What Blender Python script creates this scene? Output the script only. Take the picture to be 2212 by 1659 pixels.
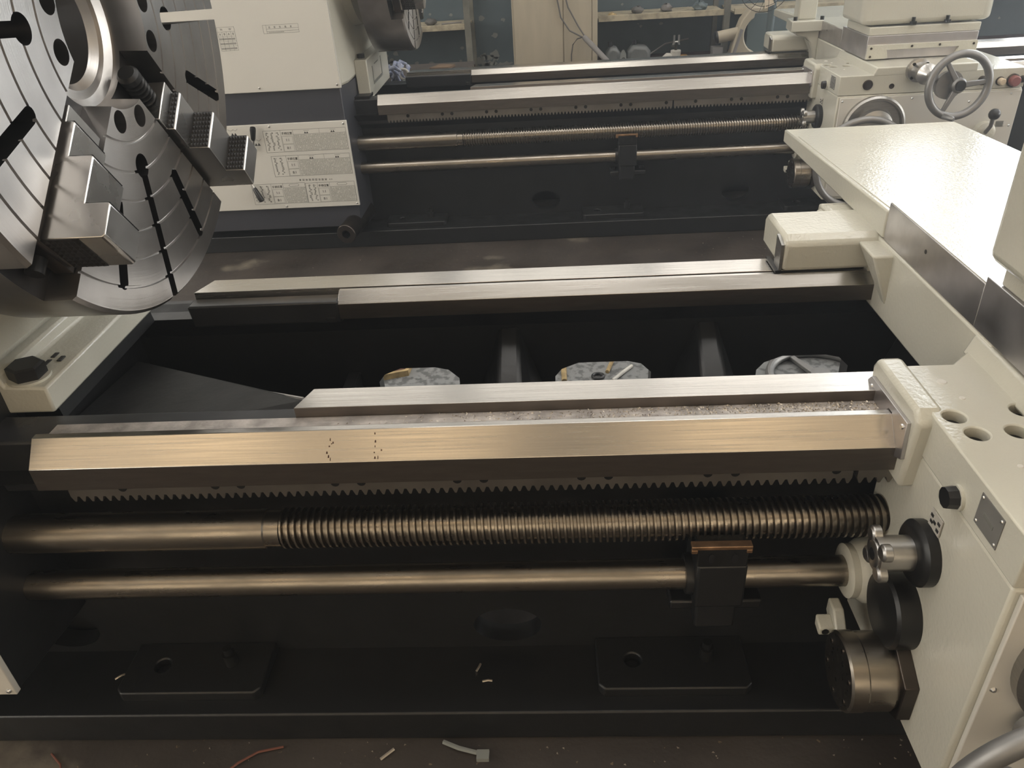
import bpy, bmesh, math, random
from math import radians as RAD, sin, cos, pi
from mathutils import Vector, Matrix
random.seed(7)
sc = bpy.context.scene
C = sc.collection
for o in list(bpy.data.objects): bpy.data.objects.remove(o, do_unlink=True)

# ------------------------------------------------------------------ camera
PITCH, YAW, ROLL, FPX, CAMH = 0.554734, -0.0638862, 0.0652282, 1666.77, 1.75
cam_d = bpy.data.cameras.new('camera'); cam = bpy.data.objects.new('camera', cam_d); C.objects.link(cam)
fw = Vector((sin(YAW)*cos(PITCH), cos(YAW)*cos(PITCH), -sin(PITCH)))
rt0 = Vector((cos(YAW), -sin(YAW), 0)); dn0 = fw.cross(rt0)
rt = rt0*cos(ROLL) + dn0*sin(ROLL); dn = dn0*cos(ROLL) - rt0*sin(ROLL)
mw = Matrix((( rt.x, -dn.x, -fw.x, 0), (rt.y, -dn.y, -fw.y, 0), (rt.z, -dn.z, -fw.z, CAMH), (0, 0, 0, 1)))
cam.matrix_world = mw
cam_d.sensor_fit = 'HORIZONTAL'; cam_d.sensor_width = 36.0; cam_d.lens = FPX*36.0/2212.0
cam_d.clip_start = 0.02; cam_d.clip_end = 200
sc.camera = cam
# ------------------------------------------------------------------ world / exposure
w = bpy.data.worlds.new('world'); sc.world = w; w.use_nodes = True
w.node_tree.nodes['Background'].inputs[0].default_value = (0.62, 0.72, 0.85, 1)
w.node_tree.nodes['Background'].inputs[1].default_value = 0.6
vsn = w.node_tree.nodes.new('ShaderNodeVolumeScatter'); vsn.inputs['Density'].default_value = .0155; vsn.inputs['Anisotropy'].default_value = .55
vsn.inputs['Color'].default_value = (.90, .95, 1.0, 1)
w.node_tree.links.new(vsn.outputs[0], w.node_tree.nodes['World Output'].inputs['Volume'])
vs = sc.view_settings
vs.view_transform = 'Standard'; vs.look = 'None'; vs.gamma = 1.0; vs.use_curve_mapping = False
vs.exposure = 1.15
WIN_FAR, NEAR_FILL, LAMP_WARM, ROOF_FILL = 2.9, .62, 1.6, .31      # daylight panes far wall, added panes behind the camera, strip lamps, added roof fill

# ------------------------------------------------------------------ materials
MATS = {}
def nt(name):
    m = bpy.data.materials.new(name); m.use_nodes = True
    n = m.node_tree.nodes; l = m.node_tree.links
    return m, n, l, n['Principled BSDF']
def mat(name, col, rough=.5, metal=0., nscale=0, namt=0., col2=None, stretch=(1, 1, 1), bump=0., bscale=60., ramp=(.35, .7), ramount=0., spec=.5, coat=0.):
    if name in MATS: return MATS[name]
    m, n, l, b = nt(name)
    b.inputs['Base Color'].default_value = (*col, 1); b.inputs['Roughness'].default_value = rough
    b.inputs['Metallic'].default_value = metal; b.inputs['Specular IOR Level'].default_value = spec
    b.inputs['Coat Weight'].default_value = coat; b.inputs['Coat Roughness'].default_value = .12
    tc = n.new('ShaderNodeTexCoord'); mp = n.new('ShaderNodeMapping'); mp.inputs['Scale'].default_value = stretch
    l.new(tc.outputs['Object'], mp.inputs['Vector'])
    if nscale:
        t = n.new('ShaderNodeTexNoise'); t.inputs['Scale'].default_value = nscale; t.inputs['Detail'].default_value = 6
        l.new(mp.outputs[0], t.inputs['Vector'])
        r = n.new('ShaderNodeValToRGB'); r.color_ramp.elements[0].position = ramp[0]; r.color_ramp.elements[1].position = ramp[1]
        c2 = col2 or tuple(c*(1-namt) for c in col)
        r.color_ramp.elements[0].color = (*c2, 1); r.color_ramp.elements[1].color = (*col, 1)
        l.new(t.outputs['Fac'], r.inputs[0]); l.new(r.outputs[0], b.inputs['Base Color'])
        if ramount:
            mr = n.new('ShaderNodeMapRange'); mr.inputs['From Min'].default_value = .3; mr.inputs['From Max'].default_value = .7
            mr.inputs['To Min'].default_value = rough+ramount; mr.inputs['To Max'].default_value = rough-ramount
            l.new(t.outputs['Fac'], mr.inputs['Value']); l.new(mr.outputs[0], b.inputs['Roughness'])
    if bump:
        t2 = n.new('ShaderNodeTexNoise'); t2.inputs['Scale'].default_value = bscale; t2.inputs['Detail'].default_value = 3
        l.new(mp.outputs[0], t2.inputs['Vector'])
        bp = n.new('ShaderNodeBump'); bp.inputs['Strength'].default_value = bump; bp.inputs['Distance'].default_value = .004
        l.new(t2.outputs['Fac'], bp.inputs['Height']); l.new(bp.outputs[0], b.inputs['Normal'])
    MATS[name] = m; return m
def emis(name, col, s):
    m, n, l, b = nt(name); b.inputs['Base Color'].default_value = (*col, 1)
    b.inputs['Emission Color'].default_value = (*col, 1); b.inputs['Emission Strength'].default_value = s
    MATS[name] = m; return m

M_BLACK = mat('black_machine_paint', (.0140, .0145, .0155), .38, nscale=9, namt=.35, bump=.12, bscale=35, ramount=.08)
M_GAP = mat('dark_grey_gap_paint', (.035, .036, .040), .34, nscale=7, namt=.45, bump=.25, bscale=14, ramount=.1)
M_DGREY = mat('charcoal_panel_paint', (.040, .041, .050), .45, nscale=4, namt=.1)
M_PALE = mat('pale_green_white_paint', (.545, .53, .455), .12, nscale=3, namt=.06, bump=.22, bscale=120)
M_PALEP = mat('pale_panel_enamel', (.60, .58, .53), .42, nscale=2, namt=.04)
M_WAY = mat('ground_steel_way', (.52, .495, .46), .24, 1., nscale=5, namt=.10, stretch=(1.0, 60, 60), ramount=.05, ramp=(.25, .75), bump=.012, bscale=30)
M_WAYSHADE = mat('dull_steel_side', (.20, .175, .155), .42, 1., nscale=5, namt=.3, stretch=(1, 6, 6), ramount=.08)  # oily sides; the dark floor they reflect is also put into this colour
M_GROOVE = mat('dirty_steel_groove', (.62, .575, .54), .62, .7, nscale=22, namt=.45, bump=.3, bscale=120, ramount=.1)
M_STEEL = mat('machined_steel', (.56, .545, .525), .30, 1., nscale=5, namt=.2, ramount=.08, bump=.02, bscale=60)
M_OIL = mat('oily_shaft_steel', (.35, .315, .27), .31, 1., nscale=9, namt=.28, stretch=(1, 5, 5), ramount=.06)
M_RACK = mat('rack_steel', (.30, .275, .25), .45, 1., nscale=9, namt=.25)
M_GUARD = mat('worn_guard_paint', (.022, .022, .022), .6, nscale=9, namt=.5, bump=.4, bscale=30)
M_PLATE = mat('grey_etched_plate', (.17, .165, .155), .45, nscale=14, namt=.2)
M_PLATEL = mat('pale_etched_plate', (.42, .40, .36), .45)
M_DARKST = mat('dark_oiled_steel', (.10, .085, .075), .38, 1., nscale=8, namt=.4, ramount=.1)
M_BLKOX = mat('black_oxide_steel', (.018, .018, .018), .36, .3, nscale=10, namt=.4)
M_PLAST = mat('black_plastic', (.012, .012, .013), .28)
M_INK = mat('printed_black_ink', (.02, .02, .02), .6)
M_INKG = mat('printed_grey_ink', (.15, .15, .135), .6)
M_INKL = mat('printed_light_ink', (.30, .30, .265), .6)
M_ALU = mat('brushed_aluminium_plate', (.45, .44, .42), .38, 1., nscale=12, namt=.15, stretch=(1, 1, 12))
M_CAST = mat('grey_cast_wheel', (.27, .265, .26), .42, .65, nscale=14, namt=.2)
M_SLIDE = mat('scraped_slide_steel', (.66, .64, .65), .36, 1., nscale=10, namt=.22, bump=.04, bscale=70, ramount=.08)
M_RED = mat('dull_red_plastic', (.22, .07, .06), .4)
M_IVORY = mat('ivory_plastic', (.55, .45, .32), .35)
M_RUST = mat('rusty_red_wood', (.10, .035, .018), .8, nscale=20, namt=.6, bump=.3, bscale=50)
M_WOODE = mat('pale_wood_edge', (.45, .33, .16), .8, nscale=30, namt=.5)
M_CREAM = mat('cream_cabinet_paint', (.42, .37, .28), .5, nscale=5, namt=.12, stretch=(3, 3, .6))
M_SHELF = mat('worn_cream_shelf_paint', (.40, .35, .25), .65, nscale=14, namt=.5, ramp=(.3, .55), bump=.2, bscale=40)
M_SHELFP = mat('grey_green_post_paint', (.16, .155, .13), .6, nscale=10, namt=.4)
M_TEAL = mat('peeling_teal_wall_paint', (.085, .115, .135), .6, nscale=2.4, col2=(.06, .085, .10), bump=.1, bscale=20)
M_PEEL = mat('flaked_plaster', (.20, .21, .20), .9)
M_WALL = mat('grimy_plaster_wall', (.52, .48, .42), .85, nscale=1.5, namt=.2)
M_CEIL = mat('dusty_ceiling', (.62, .58, .52), .9, nscale=1.0, namt=.15)
M_BRASS = mat('weathered_brass', (.50, .27, .07), .45, .8, nscale=15, namt=.4)
M_ZINC = mat('zinc_plated', (.65, .65, .64), .3, 1.)
M_WHITEOBJ = mat('dirty_white_enamel', (.62, .60, .55), .5, nscale=12, namt=.25)
M_JUG = mat('cloudy_plastic_jug', (.17, .18, .18), .35, nscale=6, namt=.3)
M_CLOTH = mat('blue_white_rag', (.16, .19, .30), .95, nscale=40, col2=(.35, .37, .45), bump=.5, bscale=80)
M_CARD = mat('brown_cardboard', (.17, .11, .065), .9, nscale=8, namt=.3)
M_GREENSTR = mat('green_grey_corrugated', (.15, .18, .16), .6)
M_CABLE = mat('grey_cable', (.10, .095, .09), .6)
M_COND = mat('grey_conduit', (.19, .18, .175), .5)
M_COPPER = mat('bronze_shoe', (.50, .30, .17), .42, .9, nscale=25, namt=.5)
M_CHIP = mat('bright_chip', (.55, .49, .41), .4, .8)
M_REDWIRE = mat('red_insulation', (.16, .055, .035), .6)
M_TEALST = mat('blue_grey_column_paint', (.10, .13, .14), .4)
M_FRAME = mat('window_frame_paint', (.30, .31, .30), .6)

def floor_mat():
    m, n, l, b = nt('oily_concrete_floor')
    tc = n.new('ShaderNodeTexCoord')
    def noise(s, d=6):
        t = n.new('ShaderNodeTexNoise'); t.inputs['Scale'].default_value = s; t.inputs['Detail'].default_value = d
        l.new(tc.outputs['Object'], t.inputs['Vector']); return t
    def ramp(src, p0, c0, p1, c1):
        r = n.new('ShaderNodeValToRGB'); r.color_ramp.elements[0].position = p0; r.color_ramp.elements[1].position = p1
        r.color_ramp.elements[0].color = (*c0, 1); r.color_ramp.elements[1].color = (*c1, 1); l.new(src, r.inputs[0]); return r
    base = ramp(noise(3.1).outputs['Fac'], .3, (.024, .019, .0155), .75, (.055, .044, .036))
    worn = ramp(noise(1.7, 8).outputs['Fac'], .60, (0, 0, 0), .66, (1, 1, 1))
    mx = n.new('ShaderNodeMixRGB'); l.new(worn.outputs[0], mx.inputs[0]); l.new(base.outputs[0], mx.inputs[1])
    mx.inputs[2].default_value = (.15, .13, .10, 1)
    spk = ramp(noise(60, 2).outputs['Fac'], .70, (0, 0, 0), .74, (1, 1, 1))
    m2 = n.new('ShaderNodeMixRGB'); l.new(spk.outputs[0], m2.inputs[0]); l.new(mx.outputs[0], m2.inputs[1]); m2.inputs[2].default_value = (.16, .12, .075, 1)
    l.new(m2.outputs[0], b.inputs['Base Color'])
    rr = ramp(noise(2.2).outputs['Fac'], .3, (.42, .42, .42), .7, (.75, .75, .75)); l.new(rr.outputs[0], b.inputs['Roughness'])
    bp = n.new('ShaderNodeBump'); bp.inputs['Strength'].default_value = .25; bp.inputs['Distance'].default_value = .01
    l.new(noise(25).outputs['Fac'], bp.inputs['Height']); l.new(bp.outputs[0], b.inputs['Normal'])
    return m
M_FLOOR = floor_mat()
def chuck_mat():
    m, n, l, b = nt('turned_chuck_steel')
    tc = n.new('ShaderNodeTexCoord'); sp = n.new('ShaderNodeSeparateXYZ'); l.new(tc.outputs['Object'], sp.inputs[0])
    cb = n.new('ShaderNodeCombineXYZ'); l.new(sp.outputs['Y'], cb.inputs['X']); l.new(sp.outputs['Z'], cb.inputs['Y'])
    ln = n.new('ShaderNodeVectorMath'); ln.operation = 'LENGTH'; l.new(cb.outputs[0], ln.inputs[0])
    t = n.new('ShaderNodeTexNoise'); t.noise_dimensions = '1D'; t.inputs['Scale'].default_value = 420; l.new(ln.outputs['Value'], t.inputs['W'])
    bp = n.new('ShaderNodeBump'); bp.inputs['Strength'].default_value = .06; bp.inputs['Distance'].default_value = .002
    l.new(t.outputs['Fac'], bp.inputs['Height']); l.new(bp.outputs[0], b.inputs['Normal'])
    t2 = n.new('ShaderNodeTexNoise'); t2.inputs['Scale'].default_value = 7; t2.inputs['Detail'].default_value = 6; l.new(tc.outputs['Object'], t2.inputs['Vector'])
    r = n.new('ShaderNodeValToRGB'); r.color_ramp.elements[0].position = .3; r.color_ramp.elements[1].position = .7
    r.color_ramp.elements[0].color = (.42, .40, .385, 1); r.color_ramp.elements[1].color = (.60, .58, .56, 1)
    l.new(t2.outputs['Fac'], r.inputs[0]); l.new(r.outputs[0], b.inputs['Base Color'])
    b.inputs['Metallic'].default_value = 1; b.inputs['Roughness'].default_value = .30
    tg_ = n.new('ShaderNodeTangent'); tg_.direction_type = 'RADIAL'; tg_.axis = 'X'; l.new(tg_.outputs[0], b.inputs['Tangent'])
    b.inputs['Anisotropic'].default_value = .7; b.inputs['Anisotropic Rotation'].default_value = .0
    return m
M_CHUCK = chuck_mat()

# ------------------------------------------------------------------ mesh helpers
WLOC = {}
class MB:
    def __init__(s): s.v = []; s.f = []
    def add(s, vs_, fs):
        o = len(s.v); s.v += [tuple(v) for v in vs_]; s.f += [tuple(i+o for i in f) for f in fs]; return s
    def box(s, x0, x1, y0, y1, z0, z1):
        return s.add([(x0,y0,z0),(x1,y0,z0),(x1,y1,z0),(x0,y1,z0),(x0,y0,z1),(x1,y0,z1),(x1,y1,z1),(x0,y1,z1)],
                     [(0,3,2,1),(4,5,6,7),(0,1,5,4),(1,2,6,5),(2,3,7,6),(3,0,4,7)])
    def hexa(s, p):   # 8 points: bottom ring then top ring
        return s.add(p, [(0,3,2,1),(4,5,6,7),(0,1,5,4),(1,2,6,5),(2,3,7,6),(3,0,4,7)])
    def prism(s, poly, axis, a0, a1, poly1=None):
        poly1 = poly1 or poly; n = len(poly)
        def P(q, a):
            return (a, q[0], q[1]) if axis == 'x' else ((q[0], a, q[1]) if axis == 'y' else (q[0], q[1], a))
        vs_ = [P(q, a0) for q in poly] + [P(q, a1) for q in poly1]
        return s.add(vs_, [tuple(range(n))[::-1], tuple(range(n, 2*n))] + [(i, (i+1) % n, n+(i+1) % n, n+i) for i in range(n)])
    def rev(s, p0, d, prof, n=32, closed=False):   # profile [(t, r)] along d from p0
        p0 = Vector(p0); d = Vector(d).normalized()
        a = Vector((0, 0, 1)) if abs(d.z) < .9 else Vector((1, 0, 0)); e1 = d.cross(a).normalized(); e2 = d.cross(e1)
        vs_ = []; m = len(prof)
        for t, r in prof:
            for k in range(n):
                q = 2*pi*k/n; vs_.append(p0 + d*t + (e1*cos(q) + e2*sin(q))*r)
        fs = []
        for i in range(m if closed else m-1):
            j = (i+1) % m
            for k in range(n): fs.append((i*n+k, i*n+(k+1) % n, j*n+(k+1) % n, j*n+k))
        if not closed:
            fs.append(tuple(range(n))[::-1]); fs.append(tuple((m-1)*n+k for k in range(n)))
        return s.add(vs_, fs)
    def cyl(s, p0, p1, r, n=24, r1=None):
        L = (Vector(p1)-Vector(p0)).length
        return s.rev(p0, Vector(p1)-Vector(p0), [(0, r), (L, r if r1 is None else r1)], n)
    def tube(s, pts, r, n=8):
        pts = [Vector(p) for p in pts]; vs_ = []; m = len(pts)
        for i, p in enumerate(pts):
            d = (pts[min(i+1, m-1)]-pts[max(i-1, 0)]).normalized()
            a = Vector((0, 0, 1)) if abs(d.z) < .9 else Vector((1, 0, 0)); e1 = d.cross(a).normalized(); e2 = d.cross(e1)
            rr = r[i] if isinstance(r, (list, tuple)) else r
            for k in range(n): vs_.append(p + (e1*cos(2*pi*k/n) + e2*sin(2*pi*k/n))*rr)
        fs = [(i*n+k, i*n+(k+1) % n, (i+1)*n+(k+1) % n, (i+1)*n+k) for i in range(m-1) for k in range(n)]
        fs += [tuple(range(n))[::-1], tuple((m-1)*n+k for k in range(n))]
        return s.add(vs_, fs)
    def torus(s, c, nrm, R, r, n=48, k=12, a0=0, a1=2*pi, e1=None):
        c = Vector(c); d = Vector(nrm).normalized(); a = Vector((0, 0, 1)) if abs(d.z) < .9 else Vector((1, 0, 0))
        e1 = d.cross(a).normalized(); e2 = d.cross(e1); vs_ = []; full = abs(a1-a0-2*pi) < 1e-6; m = n if full else n+1
        for i in range(m):
            q = a0+(a1-a0)*i/n; rad = e1*cos(q)+e2*sin(q)
            for j in range(k): vs_.append(c + rad*(R+r*cos(2*pi*j/k)) + d*(r*sin(2*pi*j/k)))
        fs = [(i*k+j, i*k+(j+1) % k, ((i+1) % m)*k+(j+1) % k, ((i+1) % m)*k+j) for i in range(n) for j in range(k)]
        return s.add(vs_, fs)
    def ball(s, c, r, n=16, sz=1.):
        prof = [(-r*sz*cos(pi*i/8), max(r*sin(pi*i/8), 1e-4)) for i in range(9)]
        return s.rev(c, (0, 0, 1), prof, n)
    def mesh(s, name, off=(0, 0, 0)):
        me = bpy.data.meshes.new(name); o = Vector(off)
        me.from_pydata([tuple(Vector(v)-o) for v in s.v], [], s.f); me.update()
        bm = bmesh.new(); bm.from_mesh(me); bmesh.ops.recalc_face_normals(bm, faces=bm.faces); bm.to_mesh(me); bm.free()
        return me
    def build(s, name, m, parent=None, bevel=0., smooth=30, kind=None, label=None, seg=2):
        off = WLOC.get(parent.name, Vector()) if parent else Vector()
        me = s.mesh(name, off); return mk(name, me, m, parent, bevel, smooth, kind, label, seg)
def mk(name, me, m, parent=None, bevel=0., smooth=30, kind=None, label=None, seg=2):
    me.materials.clear(); me.materials.append(m)
    if smooth: me.shade_smooth(); me.set_sharp_from_angle(angle=RAD(smooth))
    o = bpy.data.objects.new(name, me); C.objects.link(o)
    if parent: o.parent = parent; WLOC[o.name] = WLOC.get(parent.name, Vector()).copy()
    else: WLOC[o.name] = Vector()
    if bevel:
        b = o.modifiers.new('bevel', 'BEVEL'); b.width = bevel; b.segments = seg; b.limit_method = 'ANGLE'; b.angle_limit = RAD(40); b.harden_normals = False
    if kind: o['kind'] = kind
    if label: o['label'] = label
    return o
def thing(name, label, cat, loc, group=None):
    o = bpy.data.objects.new(name, None); C.objects.link(o); o.location = loc; o.empty_display_size = .1
    WLOC[o.name] = Vector(loc); o['label'] = label; o['category'] = cat
    if group: o['group'] = group
    return o
def tag(o, label, cat, group=None):
    o['label'] = label; o['category'] = cat
    if group: o['group'] = group
    return o
def copy_tree(o, parent=None, delta=None):
    c = o.copy(); C.objects.link(c); c.parent = parent
    if delta is not None: c.location = Vector(o.location)+Vector(delta)
    WLOC[c.name] = WLOC[parent.name].copy() if parent else Vector(c.location)
    for ch in list(o.children): copy_tree(ch, c)
    return c
def struct(name, mb, m, **k): return mb.build(name, m, kind='structure', **k)
def boolean(me_a, me_b, op='DIFFERENCE'):
    a = bpy.data.objects.new('a', me_a); b = bpy.data.objects.new('b', me_b); C.objects.link(a); C.objects.link(b)
    md = a.modifiers.new('b', 'BOOLEAN'); md.operation = op; md.object = b; md.solver = 'EXACT'
    dg = bpy.context.evaluated_depsgraph_get(); dg.update()
    me = bpy.data.meshes.new_from_object(a.evaluated_get(dg), depsgraph=dg)
    bpy.data.objects.remove(a); bpy.data.objects.remove(b); return me
def text_mesh(txt, size):
    cu = bpy.data.curves.new('t', 'FONT'); cu.body = txt; cu.size = size; cu.extrude = .0004; cu.align_x = 'CENTER'; cu.align_y = 'CENTER'
    o = bpy.data.objects.new('t', cu); C.objects.link(o); dg = bpy.context.evaluated_depsgraph_get(); dg.update()
    me = bpy.data.meshes.new_from_object(o.evaluated_get(dg), depsgraph=dg); bpy.data.objects.remove(o); return me
def hexpoly(cx, cy, r, a0=0, n=6): return [(cx+r*cos(a0+2*pi*k/n), cy+r*sin(a0+2*pi*k/n)) for k in range(n)]
def ellipse(cx, cy, a, b, n=32): return [(cx+a*cos(2*pi*k/n), cy+b*sin(2*pi*k/n)) for k in range(n)]

# ================================================================== the room
RX0, RX1, RY0, RY1, RZ = -7.0, 11.0, -6.0, 7.5, 6.0
struct('floor', MB().box(RX0-.2, RX1+.2, RY0-.2, RY1+.2, -.2, 0), M_FLOOR)
struct('ceiling', MB().box(RX0-.2, RX1+.2, RY0-.2, RY1+.2, RZ, RZ+.2), M_CEIL)
def wall_y(name, y0, y1, wins, z0, z1, m):
    mb = MB(); xs = [RX0]; 
    for a, b in wins: xs += [a, b]
    xs.append(RX1)
    mb.box(RX0, RX1, y0, y1, 0, z0); mb.box(RX0, RX1, y0, y1, z1, RZ)
    for i in range(0, len(xs), 2): mb.box(xs[i], xs[i+1], y0, y1, z0, z1)
    return struct(name, mb, m)
WZ1 = 5.25
wins = [(-5.6, -3.6, 2.9), (-3.3, -1.25, 2.9), (-1.0, .98, 2.9), (1.1, 3.08, 2.9), (3.2, 3.84, 1.25), (4.1, 6.3, 1.25), (6.6, 9.2, 1.25)]
wins_n = [(-5.5, -3.3, 1.3), (-2.2, 0., 1.3), (1.1, 3.3, 1.3), (4.5, 6.7, 1.3)]  # unseen windows behind the camera, added as warm fill light
def wall_y(name, y0, y1, ws, z1, m, m2):
    mb = MB(); up = MB(); x = RX0
    for a, b, z0 in ws:
        mb.box(x, a, y0, y1, 0, 1.2); up.box(x, a, y0, y1, 1.2, z1); mb.box(a, b, y0, y1, 0, 1.2); up.box(a, b, y0, y1, 1.2, z0); x = b
    mb.box(x, RX1, y0, y1, 0, 1.2); up.box(x, RX1, y0, y1, 1.2, z1); up.box(RX0, RX1, y0, y1, z1, RZ)
    o = struct(name, mb, m); up.build('upper_wall', m2, o); return o
wall_y('wall_back', RY1, RY1+.25, wins, WZ1, M_TEAL, M_TEAL)
wall_y('wall_front', RY0-.25, RY0, wins_n, 4.6, M_WALL, M_WALL)
def wall_x(name, x0, x1, ws, z1, m):
    mb = MB(); y = RY0
    for a, b, z0 in ws: mb.box(x0, x1, y, a, 0, z1); mb.box(x0, x1, a, b, 0, z0); y = b
    mb.box(x0, x1, y, RY1, 0, z1); mb.box(x0, x1, RY0, RY1, z1, RZ); return struct(name, mb, m)
wins_l = [(-3.6, -1.2, 1.4), (-.4, 2.0, 1.4), (3.0, 5.4, 1.4)]  # unseen left windows, added to light the faces turned left
wins_r = [(-3.6, -1.2, 1.4), (-.4, 2.0, .4), (2.6, 6.6, .4)]
wall_x('wall_left', RX0-.25, RX0, wins_l, 4.6, M_WALL)
wall_x('wall_right', RX1, RX1+.25, wins_r, 4.6, M_WALL)
E_DAY = emis('dusty_daylight_pane', (.98, .97, .95), WIN_FAR*.18); E_DAY2 = emis('daylight_pane', (1.0, .98, .96), WIN_FAR*.30); E_DAY3 = emis('bright_sky_pane', (.93, .97, 1.0), WIN_FAR*1.15); E_NEAR_FILL = emis('warm_daylight_pane', (1.0, .82, .58), NEAR_FILL)
E_SIDE = emis('side_daylight_pane', (.98, .98, .96), WIN_FAR*.8); E_LEFT_FILL = emis('left_daylight_pane', (1.0, .96, .88), WIN_FAR*1.0)
E_FILL = emis('yellowed_rooflight', (1.0, .80, .55), ROOF_FILL); E_FILL2 = emis('clear_rooflight', (1.0, .97, .92), ROOF_FILL*3.0); E_FILL3 = emis('clear_middle_rooflight', (1.0, .97, .93), ROOF_FILL*8.5)
wn = 0
for ws, y, zt, nx, nz in ((wins, RY1+.10, WZ1, 3, 2), (wins_n, RY0-.10, 4.6, 2, 3)):
    for (a, b, z0) in ws:
        wn += 1; fr = MB(); em = E_NEAR_FILL if y < 0 else (E_DAY3 if a > 3.1 else (E_DAY2 if a > 1 else E_DAY))
        for i in range(nx+1): x = a+(b-a)*i/nx; fr.box(x-.025, x+.025, y-.04, y+.04, z0, zt)
        for j in range(nz+1): z = z0+(zt-z0)*j/nz; fr.box(a, b, y-.035, y+.035, z-.025, z+.025)
        f = struct('window_%d' % wn, fr, M_FRAME)
        for i in range(nx):
            for j in range(nz):
                xa = a+(b-a)*i/nx+.025; za = z0+(zt-z0)*j/nz+.025
                MB().box(xa, xa+(b-a)/nx-.05, y-.005, y+.005, za, za+(zt-z0)/nz-.05).build('pane', em, f)
for ws, x, em in ((wins_l, RX0-.1, E_LEFT_FILL), (wins_r, RX1+.1, E_SIDE)):
    for (a, b, z0) in ws:
        wn += 1; fr = MB()
        for i in range(3): y = a+(b-a)*i/2; fr.box(x-.04, x+.04, y-.025, y+.025, z0, 4.6)
        for j in range(3): z = z0+(4.6-z0)*j/2; fr.box(x-.035, x+.035, a, b, z-.025, z+.025)
        f = struct('window_%d' % wn, fr, M_FRAME)
        for i in range(2):
            for j in range(2):
                ya = a+(b-a)*i/2+.025; za = z0+(4.6-z0)*j/2+.025
                MB().box(x-.005, x+.005, ya, ya+(b-a)/2-.05, za, za+(4.6-z0)/2-.05).build('pane', em, f)
# unseen emissive panels added below the ceiling as fill light from above
roofs = [(a_, b_, -4.6, -2.3, 0) for a_, b_ in ((-6.4, -5.0), (-4.7, -2.85), (-2.2, -.75), (1.05, 3.0), (3.5, 5.4), (6.2, 8.1))]
roofs += [(-6.2+2.75*k, -4.3+2.75*k, ya, yb, 1) for (ya, yb) in ((1.2, 2.6), (4.6, 6.4)) for k in range(6)]
for (xa, xb, ya, yb, kind_) in roofs:
    wn += 1
    f = struct('window_%d' % wn, MB().box(xa-.06, xb+.06, ya-.06, ya, 5.93, 6.0).box(xa-.06, xb+.06, yb, yb+.06, 5.93, 6.0).box(xa-.06, xa, ya, yb, 5.93, 6.0).box(xb, xb+.06, ya, yb, 5.93, 6.0), M_FRAME)
    MB().box(xa, xb, ya, yb, 5.95, 5.96).build('pane', (E_FILL3 if ya < 2 else E_FILL2) if kind_ else E_FILL, f)
E_LAMP = emis('warm_lamp_glass', (1.0, .74, .45), LAMP_WARM)
lamp_x = (-3.3, -1.1, 1.5, 3.9)
for k, x in enumerate(lamp_x):
    l_ = thing('ceiling_lamp', '%s warm hanging strip lamp from the left wall' % ('first', 'second', 'third', 'fourth')[k], 'lamp', (x, -2.2, 5.35), 'warm strip lamps')
    MB().prism([(-2.38, 5.35), (-2.02, 5.35), (-2.12, 5.47), (-2.28, 5.47)], 'x', x-.62, x+.62).build('housing', M_WHITEOBJ, l_)
    MB().box(x-.6, x+.6, -2.36, -2.04, 5.335, 5.349).build('diffuser', E_LAMP, l_)
    for dx_ in (-.5, .5): MB().cyl((x+dx_, -2.2, 5.46), (x+dx_, -2.2, 6.0), .006, 6).build('hanger', M_CABLE, l_)

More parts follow.
